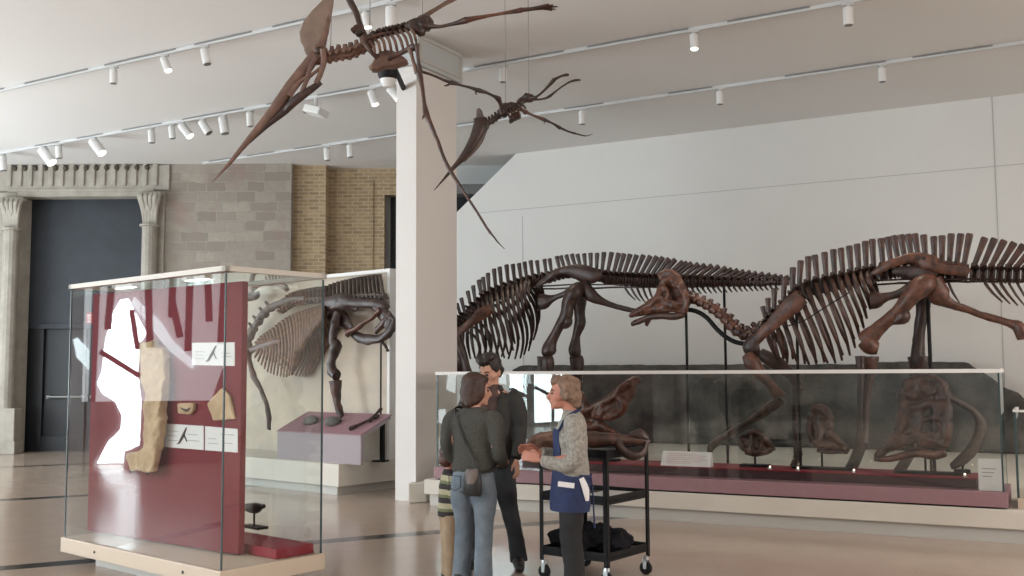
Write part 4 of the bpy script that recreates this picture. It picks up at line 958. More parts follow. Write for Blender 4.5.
# middle-right skull
d = .48; t = skull('brown skull with a long snout pointing right, right of the small skull', 822, d)
k = MB(); sym(k, [(812, 410), (820, 408), (828, 414), (830, 428)], [.035, .045, .045, .045], [.05, .06, .08, .10], d); sym(k, [(812, 412), (809, 424), (811, 438), (818, 446)], [.035, .035, .035, .035], [.05, .08, .12, .12], d)
sym(k, [(826, 430), (834, 438), (842, 444), (848, 449)], [.045, .045, .035, .025], [.09, .07, .05, .015], d); sym(k, [(817, 444), (828, 446), (840, 448), (849, 451)], [.035, .04, .03, .02], [.12, .09, .05, .015], d); sym(k, [(819, 418), (821, 432), (819, 444)], [.025, .03, .03], [.08, .12, .12], d)
plates(k, K, [(812, 412), (820, 409), (828, 416), (830, 430), (846, 448), (848, 451), (818, 447), (811, 436)], (d,), .14)
k.build('skull', M['bone'], t, remesh=.014, smth=2, shake=.015, shake_f=15)
k = MB(); sym(k, [(817, 450), (828, 452), (840, 452), (848, 453)], [.024, .024, .02, .015], [.11, .08, .05, .01], d); k.build('lower_jaw', M['bone_dark'], t, remesh=.011, smth=2)
stand(t, 822, .60, d, K(822, 450, d).z)
# large crested skull at the right
d = .42; t = skull('largest reddish skull with a tall domed crest, right end of the long glass case', 926, d)
k = MB(); sym(k, [(901, 402), (905, 388), (916, 381), (930, 380), (941, 386), (946, 398)], [.05, .06, .06, .06, .06, .05], [.03, .03, .03, .03, .04, .06], d, k=4)
sym(k, [(908, 396), (920, 390), (934, 394)], [.07, .08, .07], [.02, .02, .03], d); sym(k, [(904, 400), (901, 414), (900, 428), (894, 440), (884, 450), (876, 456)], [.04, .045, .045, .045, .045, .035], [.04, .07, .09, .10, .08, .06], d, k=4)
sym(k, [(946, 396), (947, 412), (947, 430), (944, 446)], [.045, .05, .05, .045], [.07, .12, .15, .14], d); sym(k, [(906, 408), (918, 408), (930, 404), (944, 404)], [.045, .045, .04, .04], [.05, .08, .10, .09], d)
sym(k, [(921, 420), (931, 418), (944, 420)], [.025, .03, .03], [.10, .12, .14], d); sym(k, [(920, 410), (920, 424), (918, 436)], [.03, .028, .03], [.09, .12, .11], d); sym(k, [(898, 442), (910, 437), (924, 438), (944, 444)], [.04, .045, .045, .04], [.09, .09, .11, .14], d)
sym(k, [(886, 450), (900, 444), (914, 440)], [.04, .045, .04], [.07, .08, .08], d)
plates(k, K, [(903, 402), (907, 388), (917, 381), (930, 380), (941, 387), (946, 400), (944, 408), (906, 410)], (d,), .12)
plates(k, K, [(901, 408), (919, 409), (919, 428), (924, 438), (910, 443), (895, 447), (882, 457), (874, 458), (884, 448), (895, 438), (900, 425)], (d - .075, d + .075), .05)
plates(k, K, [(918, 432), (947, 432), (946, 449), (918, 446)], (d - .12, d + .12), .04)
plates(k, K, [(931, 408), (946, 402), (948, 432), (938, 430), (934, 420)], (d - .12, d + .12), .04)
k.build('skull', M['bone'], t, remesh=.016, smth=2, shake=.018, shake_f=13)
k = MB(); sym(k, [(946, 452), (934, 455), (918, 453), (902, 456), (888, 459), (878, 459)], [.045, .05, .045, .04, .035, .03], [.13, .12, .09, .07, .06, .05], d, k=4); k.tube([K(882, 459, d - .06), K(876, 459, d), K(882, 459, d + .06)], .03, 8, k=3)
k.build('lower_jaw', M['bone_red'], t, remesh=.014, smth=3)
stand(t, 928, .62, d, K(928, 452, d).z, 2)
# arching bone behind the large skull
d = .62; t = thing('arched_fossil_bone', 'long thin arched bone curving down behind the largest skull', 'fossil', V((K(956, 462, d).x, K(956, 462, d).y, zd)))
MB().tube([K(946, 396, d), K(960, 403, d), (K(974, 412, d)), K(981, 425, d), K(977, 440, d), K(970, 452, d), K(958, 463, d), K(951, 466.5, d)], [.025, .03, .035, .05, .05, .055, .05, .03], 8, k=4).build('bone', M['bone_grey'], t, smooth=True, shake=.006, shake_f=10)
c = K(962, 466, d); MB().box((c.x - .06, c.y - .05, zd), (c.x + .06, c.y + .05, zd + .04)).build('stand_base', M['black'], t)
MB().tube([V((c.x, c.y, zd + .04)), K(966, 457, d)], .01).build('stand_post', M['black'], t)
# horned skull at the left end, behind the guide
d = .5; t = skull('reddish horned skull with a frill, left part of the case behind the guide', 600, d)
k = MB(); sym(k, [(570, 432), (574, 422), (582, 414), (592, 408)], [.05, .06, .06, .05], [.02, .06, .09, .12], d); sym(k, [(592, 408), (604, 403), (616, 394), (626, 384)], [.05, .055, .05, .04], [.12, .20, .26, .28], d, k=4)
k.tube([K(626, 384, d - .28), K(634, 381, d - .14), K(636, 380, d), K(634, 381, d + .14), K(626, 384, d + .28)], [.045, .05, .05, .05, .045], 9, k=3)
k.tube([K(604, 402, d), K(620, 392, d), K(634, 382, d)], [.05, .045, .05], 8); sym(k, [(616, 394), (624, 402), (622, 412), (608, 418)], [.04, .04, .04, .04], [.26, .30, .28, .2], d)
sym(k, [(586, 410), (582, 398), (574, 388), (566, 380)], [.05, .045, .035, .012], [.10, .11, .12, .13], d, k=4); sym(k, [(572, 432), (586, 428), (600, 426), (612, 432), (621, 436)], [.045, .05, .05, .04, .025], [.02, .09, .14, .16, .16], d, k=4)
sym(k, [(592, 410), (598, 420), (596, 428)], [.03, .03, .035], [.12, .15, .13], d); k.tube([K(574, 424, d), K(570, 414, d), K(568, 408, d)], [.05, .04, .02], 8)
plates(k, K, [(590, 412), (604, 404), (626, 384), (634, 382), (632, 398), (622, 412), (606, 420), (594, 420)], (d - .22, d + .22), .05)
plates(k, K, [(570, 432), (576, 420), (590, 410), (602, 422), (606, 432), (588, 432)], (d - .08, d + .08), .06)
plates(k, K, [(600, 406), (634, 382), (634, 396), (606, 420)], (d,), .05)
k.build('skull', M['bone_red'], t, remesh=.016, smth=2, shake=.018, shake_f=13)
k = MB(); sym(k, [(614, 440), (600, 438), (586, 440), (574, 442)], [.035, .045, .04, .03], [.14, .12, .07, .02], d); k.build('lower_jaw', M['bone'], t, remesh=.014, smth=2)
stand(t, 594, .6, d, K(594, 442, d).z, 2)
# text plates
c = K(686, 460, .26); u = (c - PF.p).dot(PF.a); uw = (K(711, 460, .26) - K(662, 460, .26)).length
z_ = zd; hh = .15
o = MB().prism([PF.pt(u - uw / 2, .22, z_), PF.pt(u - uw / 2, .35, z_), PF.pt(u - uw / 2, .31, z_ + hh)], PF.a * uw).build('text_plate', M['paper'], origin=PF.pt(u, .26, z_)); tag(o, 'white wedge-shaped text plate printed in pink on the crimson deck', 'label')
pm = MB(); sl_ = (PF.pt(0, .31, hh) - PF.pt(0, .22, 0))
for j, (v, w0, w1) in enumerate(((.85, .1, .7), (.72, .1, .9), (.58, .1, .85), (.45, .1, .92), (.32, .1, .8), (.2, .1, .6))):
    a = PF.pt(u - uw / 2 + uw * w0, .22, z_) + sl_ * v - PF.n * .002; e2 = PF.pt(u - uw / 2 + uw * w1, .22, z_) + sl_ * v - PF.n * .002
    pm.bar(a, e2, .003, .007)
pm.build('print', M['pinkprint'], o)
ub = (PF.at(991, 480, .10) - PF.p).dot(PF.a)
o = pbox(MB(), ub - .105, ub + .105, .07, .17, z1, z1 + .29).build('text_block', M['paper'], origin=PF.pt(ub, .12, z1), bevel=.004); tag(o, 'white upright text block on the mauve base at the right end of the long case', 'label')
k = MB()
for j in range(3): pbox(k, ub - .07, ub + .05 - .02 * j, .067, .071, z1 + .20 - .035 * j, z1 + .207 - .035 * j)
k.build('print', M['ink'], o)
for x, y, lb in ((770, 467, 'tiny lamp at the deck edge by the small skull'), (854, 473, 'tiny lit lamp at the deck edge left of the largest skull'), (965, 476, 'tiny lit lamp at the deck edge by the white text block'), (798, 470, 'tiny lamp at the deck edge under the long snouted skull')):
    c = K(x, y, .25); p = V((c.x, c.y, zd)); t = thing('deck_lamp', lb, 'lamp', p, 'deck lamps in the long case')
    MB().tube([p, p + V((0, 0, .02))], [.02, .016], 10).build('socket', M['steel'], t); MB().ell(p + V((0, 0, .028)), (.010, .010, .010), seg=8, rings=6).build('bulb', M['bulbsmall'], t, smooth=True)
# next glass case at the right edge of the platform
uN = (PF.at(1011, 412, -.02) - PF.p).dot(PF.a); 
nc = thing('low_glass_case', 'low glass case with a pale rim at the right end of the platform', 'display case', PF.pt(uN + .9, .5, hp))
zn = PF.at(1012, 412, .1).z
pbox(MB(), uN + .02, uN + 1.9, .1, .9, hp, hp + .10).build('base_plate', M['cream'], nc)
pbox(MB(), uN + .02, uN + 1.9, .1, .112, hp + .1, zn).build('glass_pane', M['glass'], nc); pbox(MB(), uN + .02, uN + .032, .115, .9, hp + .1, zn).build('glass_pane', M['glass'], nc)
k = MB(); pbox(k, uN + .01, uN + 1.9, .09, .12, zn, zn + .02); pbox(k, uN + .01, uN + .04, .12, .9, zn, zn + .02); k.build('top_rim', M['rimwhite'], nc)
pbox(MB(), uN + .016, uN + .036, .096, .116, hp + .1, zn).build('glass_edge', M['edge'], nc)
# =============================== HANGING PTEROSAUR SKELETONS ===============================
def c200(x, y): return (200 + x * .27766, y * .27778)
def c400(x, y): return (400 + x * .27766, y * .27778)
def c420(x, y): return (420 + x * .1944, 60 + y * .1944)
def c290(x, y): return (290 + x * .17354, y * .1736)
PT = Plane((0, 8.2), (1, 8.2))
g = PT.at(385, 45)
pt1 = thing('pterosaur_skeleton', 'large brown crested pterosaur skeleton hanging beak down before the pillar', 'pterosaur skeleton', g)
A1 = lambda x, y, d=0.0: PT.at(*c200(x, y), d)
A4 = lambda x, y, d=0.0: PT.at(*c400(x, y), d)
PX = lambda x, y, d=0.0: PT.at(x, y, d)
def ppart(root, name, mat, pts, rad, flat=1.0, k=3, seg=9, up=None, sh=.004, lab=None):
    big = name in ('breastbone_keel', 'deltoid_crest')
    rad = [q * (.9 if big else .62) for q in rad]
    if len(rad) > 2 and not big and 'finger' not in name: rad[0] *= 1.25; rad[-1] *= 1.25
    o = MB().tube(pts, rad, seg, flat, up, k).build(name, M[mat], root, smooth=True, shake=sh, shake_f=11)
    if lab: o['label'] = lab
    return o
# crest: a tall thin blade
q = [(378, 195), (372, 170), (360, 148), (357, 115), (372, 72), (405, 35), (436, 2), (466, -28), (486, -30), (482, -5), (478, 30), (472, 70), (460, 108), (448, 150), (436, 180), (410, 205)]
P = [A1(x, y, -.012) for x, y in q]
MB().prism(P, (0, .026, 0)).build('crest', M['crest'], pt1, remesh=.010, smth=3, shake=.004, shake_f=8)['label'] = 'dull greyish brown crest blade'
k = MB()
k.tube([A1(440, 170), A1(415, 200), A1(385, 240), A1(345, 290), A1(300, 350), A1(240, 428), A1(170, 510), A1(108, 585), PX(212.5, 182)], [.035, .05, .055, .055, .052, .038, .026, .016, .003], 10, .7, k=3)
k.tube([A1(470, 20), A1(458, 90), A1(440, 160), A1(425, 200)], [.012, .024, .034, .04], 8, .8, k=3)
for s in (-.05, .05):
    k.tube([A1(443, 178, s), A1(446, 215, s), A1(438, 255, s), A1(418, 300, s)], [.030, .026, .022, .024], 8, k=3)
    k.tube([A1(418, 205, s), A1(395, 245, s), A1(388, 280, s)], [.026, .020, .020], 8, k=2)
    k.tube([A1(388, 280, s), A1(365, 290, s), A1(340, 318, s), A1(322, 345, s)], [.022, .020, .022, .024], 8, k=2)
    k.tube([A1(440, 240, s), A1(412, 262, s), A1(388, 280, s)], [.016, .014, .018], 8, k=2)
    k.tube([A1(388, 280, s), A1(372, 318, s), A1(362, 345, s)], [.02, .018, .02], 8, k=2)
k.ell(A1(428, 180), (.05, .05, .05))
k.build('skull', M['bone_warm'], pt1, smooth=True, shake=.003, shake_f=14)
k = MB()
for s in (-.05, .05): k.tube([A1(436, 296, s), A1(405, 318, s), A1(365, 345, s * .9), A1(325, 378, s * .5), A1(300, 405, 0)], [.022, .030, .038, .036, .02], 9, .7, k=3)
k.tube([A1(330, 372), A1(300, 402), A1(240, 455), A1(180, 515)], [.04, .035, .018, .004], 9, .7, k=3)
k.build('lower_jaw', M['bone_dark'], pt1, smooth=True)
o = MB().ell(A1(428, 180, -.045), (.035, .02, .032)); o.build('eye_ring', M['bone_dark'], pt1, smooth=True)
nk = [(452, 207), (474, 200), (497, 196), (520, 192), (543, 186), (566, 178), (588, 167)]
for i, (x, y) in enumerate(nk):
    p = A1(x, y); d = A1(*nk[min(6, i + 1)]) - A1(*nk[max(0, i - 1)]); d.normalize(); u = d.cross(V((0, 1, 0))); u = u if u.z > 0 else -u
    v = MB().tube([p - d * .095, p - d * .055, p, p + d * .055, p + d * .095], [.034, .05, .034, .05, .036], 9)
    v.tube([p - u * .01, p + u * .075 + d * .02], [.03, .018], 7); v.tube([p + u * .01, p - u * .06 - d * .03], [.026, .016], 7); v.tube([p - V((0, .075, 0)), p, p + V((0, .075, 0))], [.016, .03, .016], 7)
    v.build('neck_vertebra', M['bone_warm'], pt1, smooth=True, shake=.006, shake_f=16)
sp = [(603, 150), (622, 135), (642, 125), (664, 118), (686, 113), (708, 108), (730, 102), (752, 96), (774, 89), (796, 80)]
for i, (x, y) in enumerate(sp):
    p = A1(x, y); d = A1(*sp[min(9, i + 1)]) - A1(*sp[max(0, i - 1)]); d.normalize(); u = d.cross(V((0, 1, 0))); u = u if u.z > 0 else -u
    v = MB().tube([p - d * .08, p, p + d * .08], [.036, .030, .036], 8); v.tube([p, p + u * .045 + d * .03], [.026, .014], 6); v.tube([p - V((0, .08, -.01)), p, p + V((0, .08, .01))], [.012, .02, .012], 6)
    v.build('back_vertebra', M['bone_dark'], pt1, smooth=True, shake=.004, shake_f=16)
for i, ((x0, y0), (x1, y1)) in enumerate((((612, 150), (630, 196)), ((630, 140), (650, 196)), ((648, 130), (668, 194)), ((666, 124), (690, 194)), ((684, 120), (712, 194)), ((702, 115), (735, 190)), ((720, 110), (754, 184)), ((738, 105), (768, 172)), ((754, 100), (780, 158)))):
    for s in (-1, 1):
        MB().tube([A1(x0, y0, s * .03), A1(x0 + (x1 - x0) * .35 + 6, y0 + (y1 - y0) * .3, s * .17), A1(x0 + (x1 - x0) * .75 + 3, y0 + (y1 - y0) * .7, s * .19), A1(x1, y1, s * .10)], [.013, .013, .012, .008], 6, k=3).build('rib', M['bone_warm'], pt1, smooth=True)
P = [A1(x, y, -.06) for x, y in ((612, 250), (617, 232), (636, 195), (655, 180), (690, 178), (730, 200), (748, 215), (740, 222), (700, 236), (660, 238), (640, 248))]
MB().prism(P, (0, .12, 0)).build('breastbone', M['bone_warm'], pt1, remesh=.012, smth=4, shake=.006, shake_f=12)
ppart(pt1, 'breastbone_keel', 'bone_tan', [A1(612, 246, -.02), A1(632, 238, -.03), A1(662, 234, -.03)], [.02, .035, .02])
for s in (-.12, .12):
    ppart(pt1, 'shoulder_girdle', 'bone', [A1(590, 130, s), A1(598, 160, s * 1.2), A1(615, 185, s * 1.3), A1(640, 210, s)], [.03, .036, .03, .028])
    ppart(pt1, 'shoulder_girdle', 'bone', [A1(596, 140, s), A1(640, 125, s), A1(690, 116, s * .7)], [.03, .022, .016], .7)
ppart(pt1, 'humerus', 'bone', [A1(528, -40, .35), A1(541, 5, .28), A1(562, 45, .22), A1(575, 85, .18), A1(590, 128, .14), A1(600, 152, .12)], [.05, .05, .045, .038, .05, .05])
ppart(pt1, 'deltoid_crest', 'bone', [A1(582, 95, .18), A1(560, 108, .16), A1(544, 104, .14)], [.035, .045, .015], .6)
ppart(pt1, 'deltoid_crest', 'bone_dark', [A1(590, 125, .14), A1(575, 122, .12), A1(568, 128, .1)], [.03, .04, .02])
ppart(pt1, 'forearm', 'bone', [A1(528, -40, .35), A1(490, -180, .5), A1(470, -300, .6)], [.045, .035, .04])
k = MB()
for x0, y0, x1, y1 in ((742, 98, 810, 75), (762, 108, 800, 120), (770, 90, 832, 98)): k.tube([A1(x0, y0, -.05), A1((x0 + x1) / 2, (y0 + y1) / 2 - 6, -.07), A1(x1, y1, -.05)], [.03, .04, .035], 8, k=3)
for x0, y0, x1, y1 in ((762, 100, 822, 84), (775, 104, 826, 100)): k.tube([A1(x0, y0, .06), A1(x1, y1, .06)], [.03, .035], 8)
k.ell(A1(812, 82), (.07, .10, .06)); k.tube([A1(800, 100, -.04), A1(806, 120, -.05), A1(794, 128, -.04)], [.02, .016, .012], 7, k=3); k.tube([A1(790, 105, -.02), A1(780, 118, -.03)], [.016, .01], 6)
k.build('pelvis', M['bone_dark'], pt1, remesh=.009, smth=2, shake=.006, shake_f=14)
ppart(pt1, 'femur', 'bone_warm', [A4(72, 72, .06), A4(100, 52, .1), A4(150, 20, .16), A4(200, -6, .22), A4(260, -40, .3)], [.042, .034, .028, .034, .04])
ppart(pt1, 'shin', 'bone', [A4(260, -40, .3), A4(330, -70, .36), A4(420, -120, .4)], [.035, .024, .02])
ppart(pt1, 'femur', 'bone', [A4(104, 92, -.06), A4(140, 96, -.1), A4(190, 86, -.14), A4(240, 73, -.18)], [.034, .026, .026, .036])
ppart(pt1, 'shin', 'bone_red', [A4(236, 74, -.18), A4(300, 60, -.2), A4(370, 48, -.22), A4(440, 36, -.24)], [.034, .025, .022, .028])
ft = MB()
for j, (x, y) in enumerate(((536, 14), (552, 18), (568, 24), (560, 34), (548, 38))): ft.tube([A4(436, 36, -.24), A4(475, 32, -.24 + .012 * (j - 2)), A4(515, 26 + (j - 2) * 2, -.24 + .02 * (j - 2)), A4(x, y, -.24 + .03 * (j - 2))], [.018, .016, .013, .005], 6, k=2)
ft.build('foot', M['bone'], pt1, smooth=True)
ppart(pt1, 'humerus', 'bone', [A1(680, 205, -.22), A1(712, 195, -.25), A1(745, 180, -.28), A1(772, 168, -.3)], [.045, .035, .035, .045])
ppart(pt1, 'forearm', 'bone_warm', [A1(755, 178, -.3), A1(766, 215, -.3), A1(782, 262, -.3)], [.028, .022, .03])
ppart(pt1, 'forearm', 'bone', [A1(780, 160, -.32), A1(785, 210, -.32), A1(793, 262, -.3)], [.03, .022, .03])
ppart(pt1, 'wrist', 'bone_dark', [A1(782, 255, -.3), A1(792, 272, -.3)], [.04, .04])
ppart(pt1, 'wing_hand_bone', 'bone', [A1(790, 268, -.3), A1(800, 320, -.32), A1(808, 370, -.34), A1(815, 415, -.35)], [.034, .026, .026, .036])
ppart(pt1, 'claw_fingers', 'bone', [A1(812, 410, -.36), A1(803, 424, -.38), A1(802, 432, -.38)], [.014, .012, .005])
ppart(pt1, 'wing_finger', 'bone', [PX(426, 114, -.35), PX(430.5, 124, -.37), PX(437.5, 141, -.4), PX(445, 161, -.45), PX(450.5, 171, -.47)], [.042, .03, .026, .024, .028])
ppart(pt1, 'wing_finger', 'bone', [PX(450, 170, -.47), PX(462.5, 190, -.5), PX(477, 212, -.54), PX(490.7, 233.5, -.58)], [.026, .018, .015, .017])
ppart(pt1, 'wing_finger', 'bone', [PX(490.5, 233, -.58), PX(497, 241, -.6), PX(504.5, 248.6, -.62)], [.013, .009, .004])
k = MB()
for x, y in ((470, 190), (610, 140), (800, 78)):
    p = A1(x, y); k.tube([p, V((p.x + .02, p.y, ZC))], .0035, 5)
k.build('suspension_wire', M['slot'], pt1)

PT2 = Plane((0, 11.0), (1, 11.0))
g = PT2.at(512, 112)
pt2 = thing('pterosaur_skeleton', 'smaller dark pterosaur skeleton hanging beside the pillar in front of the white wall', 'pterosaur skeleton', g)
B2 = lambda x, y, d=0.0: PT2.at(*c420(x, y), d)
Q2 = lambda x, y, d=0.0: PT2.at(x, y, d)
MB().prism([B2(x, y, -.02) for x, y in ((286, 320), (288, 280), (290, 252), (302, 241), (318, 256), (326, 282), (338, 312), (325, 330))], (0, .04, 0)).build('crest', M['bone_grey'], pt2, remesh=.012, smth=3)
k = MB(); k.tube([B2(318, 300), B2(312, 340), B2(295, 385), B2(268, 435), B2(230, 490), B2(160, 568), Q2(434, 190.5)], [.045, .07, .07, .06, .045, .02, .004], 10, .8, k=3)
k.tube([B2(290, 300), B2(288, 335), B2(278, 370), B2(262, 420)], [.03, .03, .03, .03], 8, k=2); k.tube([B2(320, 300), B2(340, 325), B2(338, 345), B2(322, 370)], [.03, .035, .035, .03], 8, k=2)
k.build('skull', M['bone_dark'], pt2, smooth=True, shake=.004, shake_f=10)
MB().tube([B2(341, 345), B2(322, 382), B2(302, 422), B2(270, 468), B2(225, 522)], [.024, .036, .04, .03, .012], 9, .7, k=3).build('lower_jaw', M['bone_grey'], pt2, smooth=True)
nk = [(345, 322), (362, 318), (378, 308), (394, 296), (410, 284)]
for i, (x, y) in enumerate(nk):
    p = B2(x, y); d = B2(*nk[min(4, i + 1)]) - B2(*nk[max(0, i - 1)]); d.normalize()
    v = MB().tube([p - d * .035, p, p + d * .035], [.038, .028, .038], 8); v.tube([p, p + V((-.02, 0, .06))], [.02, .012], 6); v.build('neck_vertebra', M['bone_dark'], pt2, smooth=True)
k = MB(); k.tube([B2(415, 280), B2(440, 255), B2(470, 243), B2(500, 235), B2(525, 212), B2(560, 185)], [.045, .07, .06, .045, .04, .055], 9, k=3)
k.ell(B2(565, 195), (.045, .05, .055)); k.tube([B2(550, 190), B2(572, 178)], [.05, .03], 8)
k.build('backbone', M['bone_dark'], pt2, remesh=.012, smth=1, shake=.02, shake_f=12)
MB().prism([B2(x, y, -.06) for x, y in ((455, 322), (462, 300), (470, 275), (500, 262), (522, 282), (515, 292), (480, 306))], (0, .12, 0)).build('breastbone', M['bone_dark'], pt2, remesh=.013, smth=3, shake=.01, shake_f=10)
for i, (x0, y0, x1, y1) in enumerate(((440, 255, 462, 300), (458, 248, 478, 296), (474, 243, 496, 290), (490, 238, 512, 282), (504, 230, 530, 262), (518, 220, 545, 250))):
    for s in (-1, 1): MB().tube([B2(x0, y0, s * .03), B2(x0 + 14, (y0 + y1) / 2, s * .14), B2(x1, y1, s * .08)], [.012, .012, .008], 6, k=3).build('rib', M['bone'], pt2, smooth=True)
def p2(name, pts, rad, mat='bone_dark', f=B2): ppart(pt2, name, mat, [f(*p) for p in pts], rad)
p2('femur', [(568, 195, -.03), (600, 188, -.08), (640, 155, -.12), (692, 100, -.16)], [.034, .024, .022, .03])
p2('shin', [(690, 102, -.16), (725, 84, -.18), (752, 76, -.2), (766, 77, -.2)], [.026, .02, .028, .014])
p2('femur', [(575, 200, .04), (610, 203, .1), (645, 198, .14), (670, 185, .16)], [.03, .02, .02, .024])
p2('shin', [(668, 186, .16), (710, 152, .18), (760, 118, .2), (800, 104, .22), (826, 104, .22)], [.022, .016, .018, .022, .010])
p2('humerus', [(425, 268, -.1), (418, 245, -.14), (412, 222, -.18), (402, 198, -.22)], [.05, .036, .034, .045])
p2('forearm', [(402, 198, -.22), (375, 182, -.26), (340, 167, -.3), (300, 155, -.34)], [.036, .026, .026, .036])
p2('wing_hand_bone', [(300, 156, -.34), (250, 140, -.4), (200, 127, -.46), (155, 115, -.5)], [.032, .024, .024, .036])
p2('wing_finger', [(155, 115, -.5), (105, 95, -.56), (55, 74, -.62), (8, 60, -.7)], [.032, .024, .022, .026])
p2('claw_fingers', [(160, 118, -.5), (140, 130, -.52), (124, 132, -.53)], [.022, .018, .006]); p2('claw_fingers', [(296, 158, -.34), (285, 172, -.34), (296, 180, -.34)], [.016, .012, .005])
p2('humerus', [(505, 250, .1), (525, 256, .14), (545, 270, .18)], [.04, .035, .04], 'bone_red')
p2('forearm', [(540, 266, .18), (580, 284, .22), (636, 306, .26)], [.032, .022, .03], 'bone_warm')
p2('wing_hand_bone', [(634, 305, .26), (680, 325, .3), (722, 352, .32)], [.028, .020, .028])
p2('wing_finger', [(720, 350, .32), (760, 366, .34), (800, 379, .36)], [.024, .018, .02]); p2('wing_finger', [(798, 378, .36), (850, 390, .38), (888, 381, .4)], [.016, .011, .004])
p2('claw_fingers', [(634, 305, .26), (640, 320, .26), (638, 330, .26)], [.016, .012, .005], 'bone_warm')
k = MB()
for x, y in ((440, 250), (560, 185)):
    p = B2(x, y); k.tube([p, V((p.x, p.y, ZC))], .0035, 5)
k.build('suspension_wire', M['slot'], pt2)
# =============================== PEOPLE ===============================
M['skin'] = plain('skin', (.52, .28, .20), .55)
M['skin2'] = plain('skin_ruddy', (.46, .20, .14), .55)
M['eye'] = plain('dark_eye', (.015, .01, .01), .25)
M['lip'] = plain('lips', (.36, .12, .11), .5)
M['hair_br'] = plain('brown_hair', (.055, .022, .014), .5, var=.5, scale=30, bmp=.6, bscale=90)
M['hair_dk'] = plain('black_brown_hair', (.022, .013, .010), .5, var=.4, scale=30, bmp=.6, bscale=90)
M['hair_gr'] = plain('sandy_grey_hair', (.26, .165, .11), .6, c2=(.14, .085, .06), scale=25, bmp=.7, bscale=80)
M['sweater_gn'] = plain('grey_green_knit', (.066, .065, .056), .9, var=.3, scale=60, bmp=.3, bscale=120)
M['sweater_gr'] = plain('grey_mottled_knit', (.37, .35, .31), .95, c2=(.20, .19, .17), scale=45, bmp=.5, bscale=110)
M['jeans'] = plain('faded_denim', (.17, .205, .24), .85, c2=(.105, .135, .17), scale=5, bmp=.2, bscale=120)
M['jeans_dk'] = plain('dark_denim', (.036, .040, .046), .85, c2=(.03, .033, .038), scale=6, bmp=.2)
M['jacket'] = plain('dark_jacket', (.020, .018, .016), .7, c2=(.018, .016, .014), scale=10)
M['check'] = plain('brown_shirt', (.10, .055, .045), .8, c2=(.05, .03, .028), scale=14)
M['apron'] = plain('navy_apron', (.012, .025, .090), .75, var=.3, scale=14)
M['trouser'] = plain('charcoal_trousers', (.014, .0145, .016), .85, var=.3, scale=12)
M['shoe'] = plain('black_shoe', (.012, .011, .011), .4)
M['leather'] = plain('black_bag', (.018, .017, .018), .55)
M['khaki'] = plain('khaki_cloth', (.40, .29, .19), .85, var=.2, scale=12)
M['pink'] = plain('pink_cloth', (.70, .16, .24), .8)
m, t, b, N, L = newmat('striped_knit'); M['stripes'] = m
tc = N('ShaderNodeTexCoord'); sp_ = N('ShaderNodeSeparateXYZ'); L(tc.outputs['Object'], sp_.inputs[0])
fr = mth(t, 'FRACT', mth(t, 'MULTIPLY', sp_.outputs[2], 9.5)); c_ = mix(t, mth(t, 'GREATER_THAN', fr, .6), (.42, .38, .26), (.035, .03, .03)); c_ = mix(t, mth(t, 'LESS_THAN', fr, .22), c_, (.16, .17, .09)); L(c_, b.inputs['Base Color']); b.inputs['Roughness'].default_value = .9

class Fig:
    """local frame: x to the person's right, y forward, z up"""
    def __init__(s, root, loc, face, sc=1.0):
        s.root = root; s.loc = V(loc); s.sc = sc
        s.rot = Matrix.Rotation(face, 3, 'Z')
    def w(s, p): return s.loc + s.rot @ (V(p) * s.sc)
    def tube(s, mb, pts, rad, seg=12, flat=1.0, up=None, k=3):
        return mb.tube([s.w(p) for p in pts], [r * s.sc for r in rad], seg, flat, (s.rot @ V(up)) if up else None, k)
    def ell(s, mb, c, r, rx=0, ry=0, rz=0):
        q = s.rot @ (Matrix.Rotation(rz, 3, 'Z') @ Matrix.Rotation(ry, 3, 'Y') @ Matrix.Rotation(rx, 3, 'X'))
        return mb.ell(s.w(c), [x * s.sc for x in r], q, 16, 12)
    def rings(s, mb, lst, seg=20, tilt=None):
        """lst of (centre xyz, half width x, half depth y)"""
        rg = []
        for c, a, d in lst:
            rg.append([s.w((c[0] + a * math.cos(6.28319 * j / seg) * (1.0), c[1] + d * math.sin(6.28319 * j / seg), c[2])) for j in range(seg)])
        return mb.ringed(rg)
def rz2(p, a): return (p[0] * math.cos(a) - p[1] * math.sin(a), p[0] * math.sin(a) + p[1] * math.cos(a), p[2])
def head(fig, mb, c, turn, nod=0.0, k=1.0):
    """head centred at c, turned on the neck by 'turn' (about z) and nodding forward"""
    Rm = Matrix.Rotation(turn, 3, 'Z') @ Matrix.Rotation(-nod, 3, 'X')
    def L_(p): q = Rm @ (V(p) * k); return (c[0] + q.x, c[1] + q.y, c[2] + q.z)
    def el(p, r, rx=0): 
        q = fig.rot @ Rm @ Matrix.Rotation(rx, 3, 'X'); mb.ell(fig.w(L_(p)), [x * fig.sc * k for x in r], q, 16, 12)
    el((0, -.012, .035), (.074, .095, .088)); el((0, .022, -.015), (.062, .068, .085)); el((0, .045, -.07), (.044, .042, .040)); el((0, .0, -.05), (.056, .06, .055))
    el((.05, .03, -.02), (.022, .04, .03)); el((-.05, .03, -.02), (.022, .04, .03)); el((0, .068, .028), (.05, .02, .014))
    mb.tube([fig.w(L_(p)) for p in ((0, .086, .018), (0, .100, -.005), (0, .112, -.026), (0, .096, -.036))], [x * fig.sc * k for x in (.010, .012, .015, .010)], 8, k=2)
    el((0, .088, -.052), (.024, .014, .008)); el((0, .085, -.066), (.022, .014, .008)); el((0, .078, -.092), (.022, .02, .018))
    for sx_ in (-1, 1): el((sx_ * .076, -.008, -.008), (.010, .022, .034)); 
    return L_, Rm
